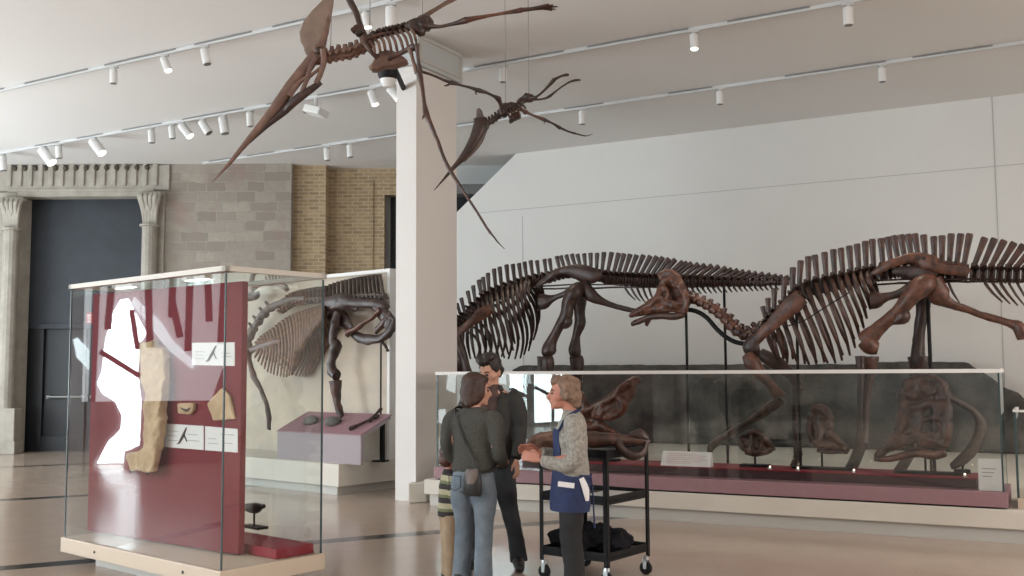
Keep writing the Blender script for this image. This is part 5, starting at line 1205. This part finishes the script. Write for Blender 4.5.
def face_bits(fig, L_, Rm, k=1.0):
    for sx_ in (-1, 1):
        MB().ell(fig.w(L_((sx_ * .030, .082, .004))), [x * fig.sc * k for x in (.013, .008, .008)], fig.rot @ Rm, 10, 7).build('eye', M['eye'], fig.root, smooth=True)
        o = MB().tube([fig.w(L_(p)) for p in ((sx_ * .014, .088, .026), (sx_ * .032, .087, .032), (sx_ * .052, .072, .026))], [.004 * fig.sc] * 3, 6, k=2).build('eyebrow', M['hair_dk'], fig.root, smooth=True)
    MB().tube([fig.w(L_(p)) for p in ((-.024, .089, -.059), (0, .1, -.0575), (.024, .089, -.059))], [.003, .0065 * fig.sc, .003], 6, k=2).build('mouth', M['lip'], fig.root, smooth=True)
def hand(fig, mb, wr, d, palm_n, curl=.5, k=1.0, mirror=1):
    """five fingered hand from the wrist wr along d; palm_n is the direction the palm faces"""
    d = V(d).normalized(); n = V(palm_n); n = (n - d * n.dot(d)).normalized(); sdir = d.cross(n) * mirror
    W = V(wr); T = lambda p: tuple(W + d * p[0] + sdir * p[1] + n * p[2])
    for y in (-.024, -.008, .008, .024): fig.tube(mb, [T((0, y * .6, 0)), T((.045, y, 0)), T((.09, y * 1.1, 0))], [.017 * k, .0155 * k, .012 * k], 8, k=2)
    for y, l in ((-.030, .058), (-.010, .074), (.010, .080), (.029, .070)):
        a = curl; p = [(.088, y, 0)]; ang = a * .4; x_, z_ = .088, 0
        for f in (.45, .32, .23):
            x_ += l * f * math.cos(ang); z_ += l * f * math.sin(ang); p.append((x_, y * 1.08, z_)); ang += a * .75
        fig.tube(mb, [T(q) for q in p], [.0095 * k, .009 * k, .008 * k, .0065 * k], 7, k=2)
    fig.tube(mb, [T((.02, .026, .004)), T((.05, .048, .014)), T((.078, .052, .026)), T((.098, .046, .034))], [.014 * k, .0115 * k, .010 * k, .007 * k], 7, k=2)
def shoe(fig, name, p, yaw, ln=.26, wd=.052):
    Rm = Matrix.Rotation(yaw, 3, 'Z')
    def T(q): v = Rm @ V(q); return (p[0] + v.x, p[1] + v.y, p[2] + v.z)
    mb = MB()
    fig.tube(mb, [T((0, -.08, .045)), T((0, -.04, .055)), T((0, .04, .055)), T((0, .11, .040)), T((0, .165, .032)), T((0, .19, .028))], [.030, .047, .050, .044, .034, .014], 12, k=3)
    fig.tube(mb, [T((0, -.03, .05)), T((0, -.035, .13))], [.05, .046], 12, k=1)
    o = mb.build(name, M['shoe'], fig.root, remesh=.009, smth=3)
    # flatten to a sole
    z0 = fig.w(T((0, 0, 0))).z - off_of(fig.root).z
    for v in o.data.vertices:
        if v.co.z < z0 + .004: v.co.z = z0 + .004
    return o
VX = .010

# ---------- woman in the grey green sweater, seen from behind ----------
w0 = at_h(474, 591, 0); w0 = V((w0.x, w0.y, 0))
root = thing('person', 'woman with brown bob seen from behind, grey green sweater, faded jeans and black shoulder bag', 'person', w0)
fg = Fig(root, w0, R(-28), .985)
b_ = MB()
hc = (.015, .02, 1.475)
fg.rings(b_, [((0, 0, .80), .12, .08), ((0, 0, .92), .14, .095), ((0, 0, 1.05), .115, .08), ((0, 0, 1.2), .13, .085), ((0, 0, 1.29), .14, .07), ((0, 0, 1.345), .06, .05)])
fg.tube(b_, [(0, -.01, 1.30), (.003, 0, 1.37), (.010, .012, 1.43)], [.055, .050, .050])
for s in (-1, 1):
    fg.tube(b_, [(s * .085, 0, .86), (s * .095, .01, .46), (s * .10, -.01, .09)], [.075, .045, .033])
    fg.tube(b_, [(s * .15, 0, 1.29), (s * .19, .0, 1.05), (s * .15, .16, .92)], [.045, .033, .024])
    hand(fg, b_, (s * .14, .18, .915), (-s * .5, .8, -.1), (0, 0, 1), .7, 1, s)
Lh, Rm = head(fg, b_, hc, R(-48), R(6))
b_.build('body', M['skin'], root, remesh=.0075, smth=2)
face_bits(fg, Lh, Rm)
hr = MB()
def hel(fig, Lh, Rm, mb, p, r, k=1.0):
    mb.ell(fig.w(Lh(p)), [x * fig.sc * k for x in r], fig.rot @ Rm, 16, 12)
hel(fg, Lh, Rm, hr, (0, -.022, .05), (.090, .102, .088)); hel(fg, Lh, Rm, hr, (0, -.05, -.02), (.092, .075, .085)); hel(fg, Lh, Rm, hr, (.045, -.03, -.07), (.050, .062, .055)); hel(fg, Lh, Rm, hr, (-.045, -.03, -.07), (.050, .062, .055)); hel(fg, Lh, Rm, hr, (0, -.068, -.085), (.075, .05, .052))
hel(fg, Lh, Rm, hr, (.076, .005, -.01), (.022, .045, .085)); hel(fg, Lh, Rm, hr, (-.076, .005, -.01), (.022, .045, .085)); hel(fg, Lh, Rm, hr, (0, .04, .092), (.066, .045, .032)); hel(fg, Lh, Rm, hr, (.055, -.06, -.105), (.035, .035, .03)); hel(fg, Lh, Rm, hr, (-.055, -.06, -.105), (.035, .035, .03))
hr.build('hair', M['hair_br'], root, remesh=.010, smth=3, shake=.008, shake_f=16)
sw = MB()
fg.rings(sw, [((0, 0, .865), .168, .122), ((0, 0, .89), .172, .125), ((0, 0, .97), .160, .115), ((0, .0, 1.06), .152, .108), ((0, .005, 1.15), .162, .115), ((0, 0, 1.23), .172, .112), ((0, -.005, 1.285), .165, .09), ((0, -.005, 1.325), .115, .070), ((0, 0, 1.352), .070, .060)])
for s in (-1, 1):
    fg.tube(sw, [(s * .13, -.005, 1.285), (s * .185, -.005, 1.25), (s * .212, -.01, 1.15), (s * .222, -.01, 1.03), (s * .205, .06, .965), (s * .165, .15, .925)], [.062, .068, .060, .054, .050, .040])
sw.build('sweater', M['sweater_gn'], root, remesh=.012, smth=3, shake=.006, shake_f=9)
jn = MB()
fg.rings(jn, [((0, 0, .73), .165, .115), ((0, -.012, .80), .176, .128), ((0, -.005, .87), .164, .115), ((0, 0, .905), .156, .108)])
for s, yo in ((-1, .02), (1, -.02)):
    fg.tube(jn, [(s * .082, -.005, .80), (s * .092, .0, .66), (s * .098, .005 + yo, .48), (s * .100, -.015 + yo, .28), (s * .104, -.02 + yo, .10), (s * .106, -.02 + yo, .03)], [.092, .093, .070, .066, .074, .080], 14)
jn.build('jeans', M['jeans'], root, remesh=.012, smth=3, shake=.006, shake_f=8)
pk = MB(); 
for s in (-1, 1): pk.tube([fg.w((s * .08 + x, -.140 - .0, .80 + z)) for x, z in ((-.05, .05), (.05, .05), (.048, -.03), (0, -.06), (-.048, -.03), (-.05, .05))], .003, 6)
pk.build('pocket_seam', M['jeans_dk'], root)
for s in (-1, 1): shoe(fg, 'shoe', (s * .106, .0, 0), R(-s * 8))
bg = MB(); st = MB()
fg.tube(st, [(-.12, -.075, 1.335), (-.085, -.115, 1.26), (-.02, -.128, 1.12), (.055, -.128, .99), (.085, -.138, .905)], [.009] * 5, 8, .5)
fg.tube(st, [(-.12, -.075, 1.335), (-.115, .0, 1.35), (-.09, .09, 1.27), (.02, .128, 1.1), (.14, .11, .97), (.175, -.04, .90), (.14, -.12, .885)], [.009] * 7, 8, .5)
bgo = thing  # bag hangs from the shoulder: a thing of its own
bag0 = fg.w((.085, -.165, .72)); bag = thing('shoulder_bag', 'small black shoulder bag with a grey flap hanging at the woman in jeans', 'bag', bag0)
fb = Fig(bag, w0, R(-28), .985)
mb = MB(); fb.rings(mb, [((.085, -.160, .715), .062, .03), ((.085, -.165, .73), .076, .042), ((.085, -.165, .83), .074, .042), ((.085, -.160, .895), .06, .03), ((.085, -.158, .905), .045, .02)], 16); mb.build('bag_body', M['leather'], bag, smooth=True)
mb = MB(); fb.rings(mb, [((.088, -.176, .805), .042, .036), ((.088, -.176, .83), .052, .038), ((.087, -.172, .885), .055, .036), ((.085, -.165, .91), .05, .028)], 16); mb.build('flap', M['steel'] if False else M['bone_grey'], bag, smooth=True)
o = st.build('strap', M['leather'], bag, smooth=True)

# ---------- man in the dark jacket, facing the viewer ----------
m0 = at_h(489, 569, 0); m0 = V((m0.x + .03, m0.y + .12, 0))
root = thing('person', 'young man with short dark hair, dark jacket and dark jeans, facing the viewer', 'person', m0)
fg = Fig(root, m0, R(180 - 22), 1.0)     # facing the viewer, a little to the picture's right... his left
# local x is his right hand side = picture left
b_ = MB()
hc = (.0, .035, 1.585)
fg.rings(b_, [((0, 0, .86), .12, .085), ((0, 0, 1.0), .13, .09), ((0, 0, 1.15), .12, .085), ((0, 0, 1.32), .15, .09), ((0, 0, 1.42), .14, .07), ((0, 0, 1.46), .06, .055)])
fg.tube(b_, [(0, -.01, 1.40), (0, .005, 1.47), (0, .022, 1.53)], [.064, .060, .058])
fg.tube(b_, [(.09, 0, .9), (.10, .06, .5), (.10, .08, .1)], [.08, .05, .036]); fg.tube(b_, [(-.09, 0, .9), (-.15, .0, .5), (-.24, .02, .1)], [.08, .05, .036])
fg.tube(b_, [(.17, 0, 1.40), (.24, .0, 1.12), (.22, .10, .90)], [.05, .038, .028]); hand(fg, b_, (.22, .11, .885), (0, .35, -1), (-1, 0, 0), .6, 1, 1)
fg.tube(b_, [(-.17, 0, 1.40), (-.23, .0, 1.12), (-.255, .10, .90)], [.05, .038, .028]); hand(fg, b_, (-.258, .115, .875), (-.25, .35, -1), (1, 0, 0), .65, 1, -1)
Lh, Rm = head(fg, b_, hc, R(-16), R(20), 1.06)
b_.build('body', M['skin'], root, remesh=.0075, smth=2)
face_bits(fg, Lh, Rm, 1.06)
hr = MB(); hel(fg, Lh, Rm, hr, (0, -.025, .062), (.084, .098, .078), 1.06); hel(fg, Lh, Rm, hr, (0, -.06, .0), (.076, .06, .075), 1.06); hel(fg, Lh, Rm, hr, (0, .045, .105), (.062, .045, .036), 1.06); hel(fg, Lh, Rm, hr, (.03, .03, .125), (.05, .05, .03), 1.06); hel(fg, Lh, Rm, hr, (.07, .0, .035), (.016, .035, .045), 1.06); hel(fg, Lh, Rm, hr, (-.07, .0, .035), (.016, .035, .045), 1.06)
hel(fg, Lh, Rm, hr, (-.02, .01, .135), (.06, .06, .03), 1.06)
hr.build('hair', M['hair_dk'], root, remesh=.010, smth=2, shake=.010, shake_f=20)
sh = MB(); fg.rings(sh, [((0, .02, .95), .145, .115), ((0, .02, 1.2), .15, .12), ((0, .015, 1.38), .12, .09), ((0, .01, 1.45), .075, .068), ((0, .015, 1.485), .068, .064)]); sh.build('shirt', M['check'], root, remesh=.012, smth=3)
jk = MB()
seg = 22
rg = []
for z, a, d, op in ((.80, .190, .135, .45), (.84, .194, .138, .45), (.95, .184, .132, .42), (1.1, .182, .130, .42), (1.25, .195, .132, .46), (1.36, .190, .115, .55), (1.41, .135, .085, .75), (1.45, .092, .080, 1.0), (1.475, .086, .078, 1.2)):
    ring = [];   # open at the front
    for j in range(seg):
        th = math.pi / 2 + op + (2 * math.pi - 2 * op) * j / (seg - 1); ring.append(fg.w((a * math.cos(th), d * math.sin(th) + .005, z)))
    for j in reversed(range(seg)):
        th = math.pi / 2 + op + (2 * math.pi - 2 * op) * j / (seg - 1); ring.append(fg.w(((a - .022) * math.cos(th), (d - .022) * math.sin(th) + .005, z)))
    rg.append(ring)
jk.ringed(rg)
fg.tube(jk, [(.15, 0, 1.40), (.205, -.005, 1.35), (.245, -.005, 1.22), (.255, .0, 1.10), (.24, .06, .97), (.225, .10, .895)], [.062, .072, .064, .060, .052, .044])
fg.tube(jk, [(-.15, 0, 1.40), (-.205, -.005, 1.35), (-.242, -.005, 1.22), (-.248, .0, 1.10), (-.255, .06, .97), (-.258, .108, .89)], [.062, .072, .064, .060, .052, .044])
jk.build('jacket', M['jacket'], root, remesh=.011, smth=2, shake=.006, shake_f=9)
jn = MB(); fg.rings(jn, [((0, 0, .80), .165, .12), ((0, 0, .88), .172, .125), ((0, 0, .96), .155, .11)])
fg.tube(jn, [(.085, 0, .86), (.09, .04, .68), (.10, .06, .48), (.10, .07, .25), (.10, .07, .05)], [.098, .095, .074, .066, .070], 14)
fg.tube(jn, [(-.085, 0, .86), (-.115, .015, .68), (-.155, .02, .48), (-.20, .0, .25), (-.235, .01, .05)], [.098, .095, .074, .066, .072], 14)
jn.build('jeans', M['jeans_dk'], root, remesh=.012, smth=3, shake=.007, shake_f=8)
shoe(fg, 'shoe', (.10, .09, 0), R(6)); shoe(fg, 'shoe', (-.24, .04, 0), R(26))

# ---------- guide in grey sweater and blue apron, in profile ----------
s0 = at_h(573, 597, 0); s0 = V((s0.x, s0.y, 0))
root = thing('person', 'guide with short sandy grey hair, mottled grey sweater and navy apron, standing at the trolley', 'person', s0)
fg = Fig(root, s0, R(90 - 4), .985)       # facing picture left
b_ = MB(); hc = (0, .055, 1.452)
fg.rings(b_, [((0, 0, .80), .12, .085), ((0, 0, .92), .13, .09), ((0, 0, 1.05), .12, .08), ((0, 0, 1.2), .13, .085), ((0, -.01, 1.28), .13, .07), ((0, 0, 1.33), .06, .055)])
fg.tube(b_, [(0, -.01, 1.28), (0, .012, 1.345), (0, .04, 1.41)], [.058, .052, .050])
for s in (-1, 1):
    fg.tube(b_, [(s * .085, 0, .82), (s * .09, .0, .45), (s * .09, -.01, .1)], [.08, .05, .035])
fg.tube(b_, [(-.16, 0, 1.26), (-.20, -.03, 1.03), (-.16, .14, .98), (-.11, .21, .985)], [.045, .036, .03, .026])
hand(fg, b_, (-.10, .225, .99), (.25, .9, .18), (.9, 0, -.3), .55, 1, -1)
fg.tube(b_, [(.16, 0, 1.26), (.20, -.02, 1.03), (.15, .16, 1.0), (.10, .24, 1.02)], [.045, .036, .03, .026])
hand(fg, b_, (.09, .25, 1.025), (-.2, .9, .22), (-.9, 0, -.3), .55, 1, 1)
Lh, Rm = head(fg, b_, hc, R(4), R(2), 1.02)
b_.build('body', M['skin2'], root, remesh=.0075, smth=2)
face_bits(fg, Lh, Rm, 1.02)
hr = MB(); hel(fg, Lh, Rm, hr, (0, -.035, .052), (.090, .096, .085)); hel(fg, Lh, Rm, hr, (0, -.068, -.015), (.086, .066, .085)); hel(fg, Lh, Rm, hr, (0, -.075, -.075), (.066, .045, .05)); hel(fg, Lh, Rm, hr, (.074, -.02, .005), (.024, .05, .065)); hel(fg, Lh, Rm, hr, (-.074, -.02, .005), (.024, .05, .065)); hel(fg, Lh, Rm, hr, (0, .035, .098), (.066, .05, .034)); hel(fg, Lh, Rm, hr, (0, .065, .080), (.050, .028, .024))
hr.build('hair', M['hair_gr'], root, remesh=.010, smth=2, shake=.012, shake_f=22)
sw = MB()
fg.rings(sw, [((0, 0, .84), .166, .128), ((0, 0, .87), .170, .132), ((0, .0, .96), .160, .122), ((0, .0, 1.06), .156, .120), ((0, .008, 1.14), .162, .124), ((0, .0, 1.21), .160, .112), ((0, -.01, 1.265), .15, .092), ((0, -.01, 1.30), .10, .072), ((0, .005, 1.335), .064, .062)])
fg.tube(sw, [(-.12, -.01, 1.265), (-.175, -.015, 1.225), (-.205, -.03, 1.12), (-.21, -.03, 1.01), (-.195, .04, .955), (-.155, .14, .965), (-.115, .20, .98)], [.058, .068, .066, .062, .060, .052, .042])
fg.tube(sw, [(.12, -.01, 1.265), (.175, -.015, 1.225), (.205, -.02, 1.12), (.21, -.02, 1.02), (.19, .05, .975), (.15, .16, .995), (.105, .23, 1.015)], [.058, .068, .066, .062, .060, .052, .042])
sw.build('sweater', M['sweater_gr'], root, remesh=.012, smth=3, shake=.007, shake_f=10)
ap = MB(); seg = 20; rg = []
for z, a, d, w_ in ((.62, .182, .158, 2.5), (.66, .186, .160, 2.55), (.74, .186, .158, 2.6), (.80, .182, .150, 2.65), (.865, .176, .144, 2.65), (.90, .170, .138, 1.5), (.98, .166, .135, 1.0), (1.08, .166, .135, .9), (1.17, .164, .136, .85), (1.20, .160, .130, .85)):
    ring = []
    for j in range(seg):
        th = math.pi / 2 - w_ + 2 * w_ * j / (seg - 1); ring.append(fg.w((a * math.cos(th), d * math.sin(th), z)))
    for j in reversed(range(seg)):
        th = math.pi / 2 - w_ + 2 * w_ * j / (seg - 1); ring.append(fg.w(((a - .012) * math.cos(th), (d - .012) * math.sin(th), z)))
    rg.append(ring)
ap.ringed(rg); apo = ap.build('apron', M['apron'], root, smooth=True, shake=.005, shake_f=8)
k = MB(); k.bar(fg.w((-.183, -.02, .808)), fg.w((-.165, .095, .820)), .010, .035); k.build('white_paper', M['paper'], apo)['label'] = 'white paper strip in the apron pocket'
k = MB(); fg.tube(k, [(-.150, .085, 1.19), (-.135, .03, 1.285), (-.06, -.05, 1.33), (.06, -.05, 1.33), (.135, .03, 1.285), (.150, .085, 1.19)], [.011] * 6, 8, .5)
fg.tube(k, [(-.16, -.06, .87), (-.10, -.125, .86), (0, -.14, .86), (.10, -.125, .86), (.16, -.06, .87)], [.014] * 5, 8, .5)
fg.tube(k, [(-.08, -.135, .86), (-.085, -.15, .75), (-.09, -.155, .62), (-.095, -.16, .50)], [.008, .006, .006, .007], 6); k.build('apron_tie', M['apron'], apo, smooth=True)
k = MB(); fg.tube(k, [(-.16, -.07, .86), (-.165, -.10, .78), (-.16, -.11, .70)], [.018, .024, .012], 8, .4); k.build('cloth', M['paper'], apo, smooth=True)['label'] = 'white cloth hanging behind the apron'
tr = MB(); fg.rings(tr, [((0, 0, .72), .155, .115), ((0, -.005, .80), .165, .125), ((0, 0, .88), .155, .112)])
for s in (-1, 1): fg.tube(tr, [(s * .082, 0, .78), (s * .088, .0, .62), (s * .09, .01, .45), (s * .09, -.01, .25), (s * .09, -.01, .03)], [.095, .094, .080, .076, .076], 14)
tr.build('trousers', M['trouser'], root, remesh=.012, smth=3, shake=.006, shake_f=8)
for s in (-1, 1): shoe(fg, 'shoe', (s * .09, .0, 0), R(-s * 6))

# ---------- small boy, half hidden behind the woman ----------
k0 = at_h(449, 580, 0); k0 = V((k0.x, k0.y, 0))
root = thing('person', 'small child with reddish brown hair, striped top and khaki trousers, half hidden by the woman', 'person', k0)
fg = Fig(root, k0, R(-75), .62)
b_ = MB(); hc = (0, .03, 1.50)
fg.rings(b_, [((0, 0, .80), .12, .09), ((0, 0, 1.0), .13, .09), ((0, 0, 1.2), .13, .09), ((0, 0, 1.29), .12, .07), ((0, 0, 1.34), .06, .055)])
fg.tube(b_, [(0, -.01, 1.28), (0, .01, 1.36), (0, .025, 1.43)], [.055, .052, .055])
for s in (-1, 1):
    fg.tube(b_, [(s * .085, 0, .84), (s * .09, .0, .45), (s * .09, 0, .1)], [.08, .05, .04]); fg.tube(b_, [(s * .15, 0, 1.28), (s * .20, .0, 1.05), (s * .19, .06, .86)], [.048, .04, .032]); hand(fg, b_, (s * .19, .065, .85), (0, .3, -1), (-s, 0, 0), .6, 1.2, s)
Lh, Rm = head(fg, b_, hc, R(10), R(4), 1.30)
b_.build('body', M['skin2'], root, remesh=.0065, smth=2); face_bits(fg, Lh, Rm, 1.30)
hr = MB(); hel(fg, Lh, Rm, hr, (0, -.025, .05), (.084, .10, .085), 1.3); hel(fg, Lh, Rm, hr, (0, -.055, -.02), (.078, .065, .08), 1.3); hel(fg, Lh, Rm, hr, (0, .04, .095), (.06, .045, .03), 1.3)
M['hair_rd'] = plain('reddish_brown_hair', (.10, .035, .022), .55, var=.4, scale=30); hr.build('hair', M['hair_rd'], root, remesh=.009, smth=3, shake=.005, shake_f=22)
sw = MB(); fg.rings(sw, [((0, 0, .78), .18, .14), ((0, 0, .84), .178, .14), ((0, 0, 1.0), .165, .13), ((0, 0, 1.15), .165, .125), ((0, 0, 1.27), .15, .095), ((0, 0, 1.33), .09, .075), ((0, .005, 1.36), .07, .065)])
for s in (-1, 1): fg.tube(sw, [(s * .12, 0, 1.28), (s * .19, 0, 1.22), (s * .215, 0, 1.08), (s * .205, .04, .93), (s * .195, .06, .88)], [.06, .07, .062, .052, .048])
sw.build('striped_top', M['stripes'], root, remesh=.009, smth=3)
tr = MB(); fg.rings(tr, [((0, 0, .74), .16, .125), ((0, 0, .82), .165, .13), ((0, 0, .9), .15, .115)])
for s in (-1, 1): fg.tube(tr, [(s * .085, 0, .80), (s * .092, 0, .62), (s * .095, .01, .42), (s * .095, 0, .22), (s * .095, 0, .05)], [.105, .10, .088, .082, .082], 12)
tr.build('trousers', M['khaki'], root, remesh=.009, smth=3, shake=.004, shake_f=12)
for s in (-1, 1): shoe(fg, 'shoe', (s * .095, .0, 0), 0)
p0 = PT.at(456.5, 512, -.35); p0 = at_h(455.0, 530, .36)
tg = thing('pink_bag', 'small bright pink cloth bag held by the child beside the jeans', 'bag', p0)
k = MB(); k.tube([p0 + V((0, 0, .0)), p0 + V((.004, 0, .05)), p0 + V((0, 0, .11)), p0 + V((0, 0, .14))], [.022, .034, .024, .008], 10, .6, k=3); k.build('bag_body', M['pink'], tg, smooth=True)
k = MB(); k.tube([p0 + V((-.012, 0, .13)), p0 + V((-.016, 0, .2)), p0 + V((0, 0, .24)), p0 + V((.012, 0, .2)), p0 + V((.01, 0, .13))], [.005] * 5, 6, k=3); k.build('handle', M['pink'], tg, smooth=True)

# =============================== TROLLEY ===============================
q1 = at_h(540, 578, 0); q2 = at_h(608, 588, 0); q3 = at_h(651, 577, 0)
cA = V((q2.x, q2.y, 0)); eL = (V((q1.x, q1.y, 0)) - cA); wL = eL.length; eL.normalize(); eR = V((-eL.y, eL.x, 0)); eR = eR if eR.y > 0 else -eR
wR = .62
def tp(a, o, z): return cA + eL * a + eR * o + V((0, 0, z))
tr = thing('trolley', 'black three-shelf trolley on castors carrying fossils', 'trolley', tp(wL / 2, wR / 2, 0))
ztop = 1.0
def tbox(mb, a0, a1, o0, o1, z0, z1): return mb.prism([tp(a0, o0, z0), tp(a1, o0, z0), tp(a1, o1, z0), tp(a0, o1, z0)], (0, 0, z1 - z0))
for a, o in ((0, 0), (wL, 0), (0, wR), (wL, wR)):
    sa = 1 if a == 0 else -1; so = 1 if o == 0 else -1
    lg = MB(); tbox(lg, min(a, a + sa * .034), max(a, a + sa * .034), min(o, o + so * .006), max(o, o + so * .006), .14, ztop); tbox(lg, min(a, a + sa * .006), max(a, a + sa * .006), min(o, o + so * .034), max(o, o + so * .034), .14, ztop)
    lg.build('leg', M['black'], tr)
    c = tp(a + sa * .025, o + so * .025, 0); cs_ = MB(); ax = eL
    cs_.tube([c + V((0, 0, .145)), c + V((0, 0, .115))], [.02, .026], 10)
    cs_.prism([c + ax * x + V((0, 0, z)) - eR * .022 for x, z in ((-.02, .115), (.02, .115), (.012, .045), (-.012, .045))], eR * .004); cs_.prism([c + ax * x + V((0, 0, z)) + eR * .018 for x, z in ((-.02, .115), (.02, .115), (.012, .045), (-.012, .045))], eR * .004)
    co = cs_.build('castor', M['steel'], tr)
    MB().tube([c - eR * .016 + V((0, 0, .05)), c - eR * .012 + V((0, 0, .05)), c + eR * .012 + V((0, 0, .05)), c + eR * .016 + V((0, 0, .05))], [.042, .05, .05, .042], 18).build('wheel', M['black'], co, smooth=True)
for z in (.20, .615, .955):
    sh = MB(); tbox(sh, .006, wL - .006, .006, wR - .006, z, z + .012)
    tbox(sh, .006, wL - .006, .006, .012, z - .02, z + .045); tbox(sh, .006, wL - .006, wR - .012, wR - .006, z - .02, z + .045); tbox(sh, .006, .012, .012, wR - .012, z - .02, z + .045); tbox(sh, wL - .012, wL - .006, .012, wR - .012, z - .02, z + .045)
    sh.build('shelf', M['black'], tr)
# papers on the middle shelf
c = tp(.12, .38, .629); o = MB().prism([tp(.04, .20, .629), tp(.30, .18, .629), tp(.32, .52, .629), tp(.06, .54, .629)], (0, 0, .012)).build('papers', M['paper'], origin=c); tag(o, 'sheaf of white papers on the middle trolley shelf', 'papers')
# dark coat bundled on the bottom shelf
c = tp(.34, .3, .213); k = MB()
for a, o_, z, r in ((.12, .30, .29, (.13, .15, .085)), (.26, .28, .30, (.16, .18, .10)), (.42, .28, .30, (.18, .18, .11)), (.56, .30, .28, (.12, .15, .08)), (.09, .26, .33, (.07, .09, .06)), (.34, .20, .28, (.2, .1, .08))):
    p = tp(a, o_, z); k.ell(p, r, Matrix.Rotation(.6 * a * 5, 3, 'Z'))
M['coat'] = plain('dark_coat_cloth', (.008, .008, .010), .9, spec=.2)
co = k.build('folded_coat', M['coat'], origin=c, remesh=.012, smth=1, shake=.034, shake_f=13)
zl = .2145 - c.z
for v in co.data.vertices: v.co.z = max(v.co.z, zl)
tag(co, 'dark coat bundled on the bottom trolley shelf', 'coat')
# fossils lying on the trolley top
zt = .968
TPl = Plane(tuple(tp(0, .22, 0))[:2], tuple(tp(0, .22, 0) + V((1, 0, 0)))[:2])
G = lambda x, y, d=0.0: TPl.at(x, y, d)
jw = thing('fossil_jaw', 'long dark brown fossil jaw bone lying across the right of the trolley top', 'fossil', tp(.2, .2, zt))
MB().tube([G(562, 444), G(575, 441), G(592, 439.5), G(610, 440, -.04), G(626, 440.5, -.04), G(640, 440, -.04), G(650, 443, -.04)], [.03, .06, .065, .05, .042, .045, .02], 9, .9, k=4).build('bone', M['bone'], jw, smooth=True, shake=.010, shake_f=9)
MB().tube([G(618, 442, -.06), G(621, 449, -.08), G(629, 455, -.08), G(638, 455.5, -.08), G(645, 450, -.07), G(647, 442, -.06)], [.035, .04, .042, .036, .026, .02], 9, .8, k=4).build('bone', M['bone_dark'], jw, smooth=True, shake=.006, shake_f=9)
MB().tube([G(630, 436.5, -.04), G(640, 435, -.04), G(647, 438, -.04)], [.03, .045, .02], 9, k=3).build('bone', M['bone_dark'], jw, smooth=True, shake=.010, shake_f=14)
sp0 = tp(wL - .10, .06, zt)
TQ = Plane((sp0.x, sp0.y), (sp0.x + 1, sp0.y)); H_ = lambda x, y, d=0.0: TQ.at(x, y, d)
sk_ = thing('fossil_skull_cast', 'reddish brown lumpy fossil skull at the left end of the trolley, before the guide', 'fossil', sp0)
k = MB(); k.ell(H_(538, 447), (.11, .10, .075)); k.ell(H_(528, 450), (.07, .07, .055)); k.ell(H_(548, 444), (.08, .08, .06)); k.tube([H_(524, 452, -.03), H_(532, 440, -.07), H_(542, 436, -.05), H_(554, 434)], [.02, .03, .035, .03], 8, k=3); k.tube([H_(536, 446, -.08), H_(546, 440, -.09), H_(555, 443, -.06)], [.025, .022, .03], 8, k=3)
k.tube([H_(524, 456, -.02), H_(534, 458, -.06), (H_(548, 456, -.04))], [.022, .028, .03], 8, k=3)
k.build('skull', M['bone_warm'], sk_, remesh=.010, smth=2, shake=.010, shake_f=14)
EXPO = -0.10
# =============================== LOOK ===============================
w = bpy.data.worlds.new('hall_air'); SC.world = w; w.use_nodes = True
w.node_tree.nodes['Background'].inputs[0].default_value = (.9, .95, 1, 1); w.node_tree.nodes['Background'].inputs[1].default_value = .3
vs = SC.view_settings
SC.display_settings.display_device = 'sRGB'
vs.view_transform = 'Standard'; vs.look = 'None'; vs.gamma = 1.0; vs.use_curve_mapping = False; vs.exposure = EXPO
cy = SC.cycles
cy.max_bounces = 8; cy.diffuse_bounces = 4; cy.glossy_bounces = 4; cy.transparent_max_bounces = 24; cy.caustics_reflective = False; cy.caustics_refractive = False
cy.sample_clamp_indirect = 6
cy.use_denoising = True
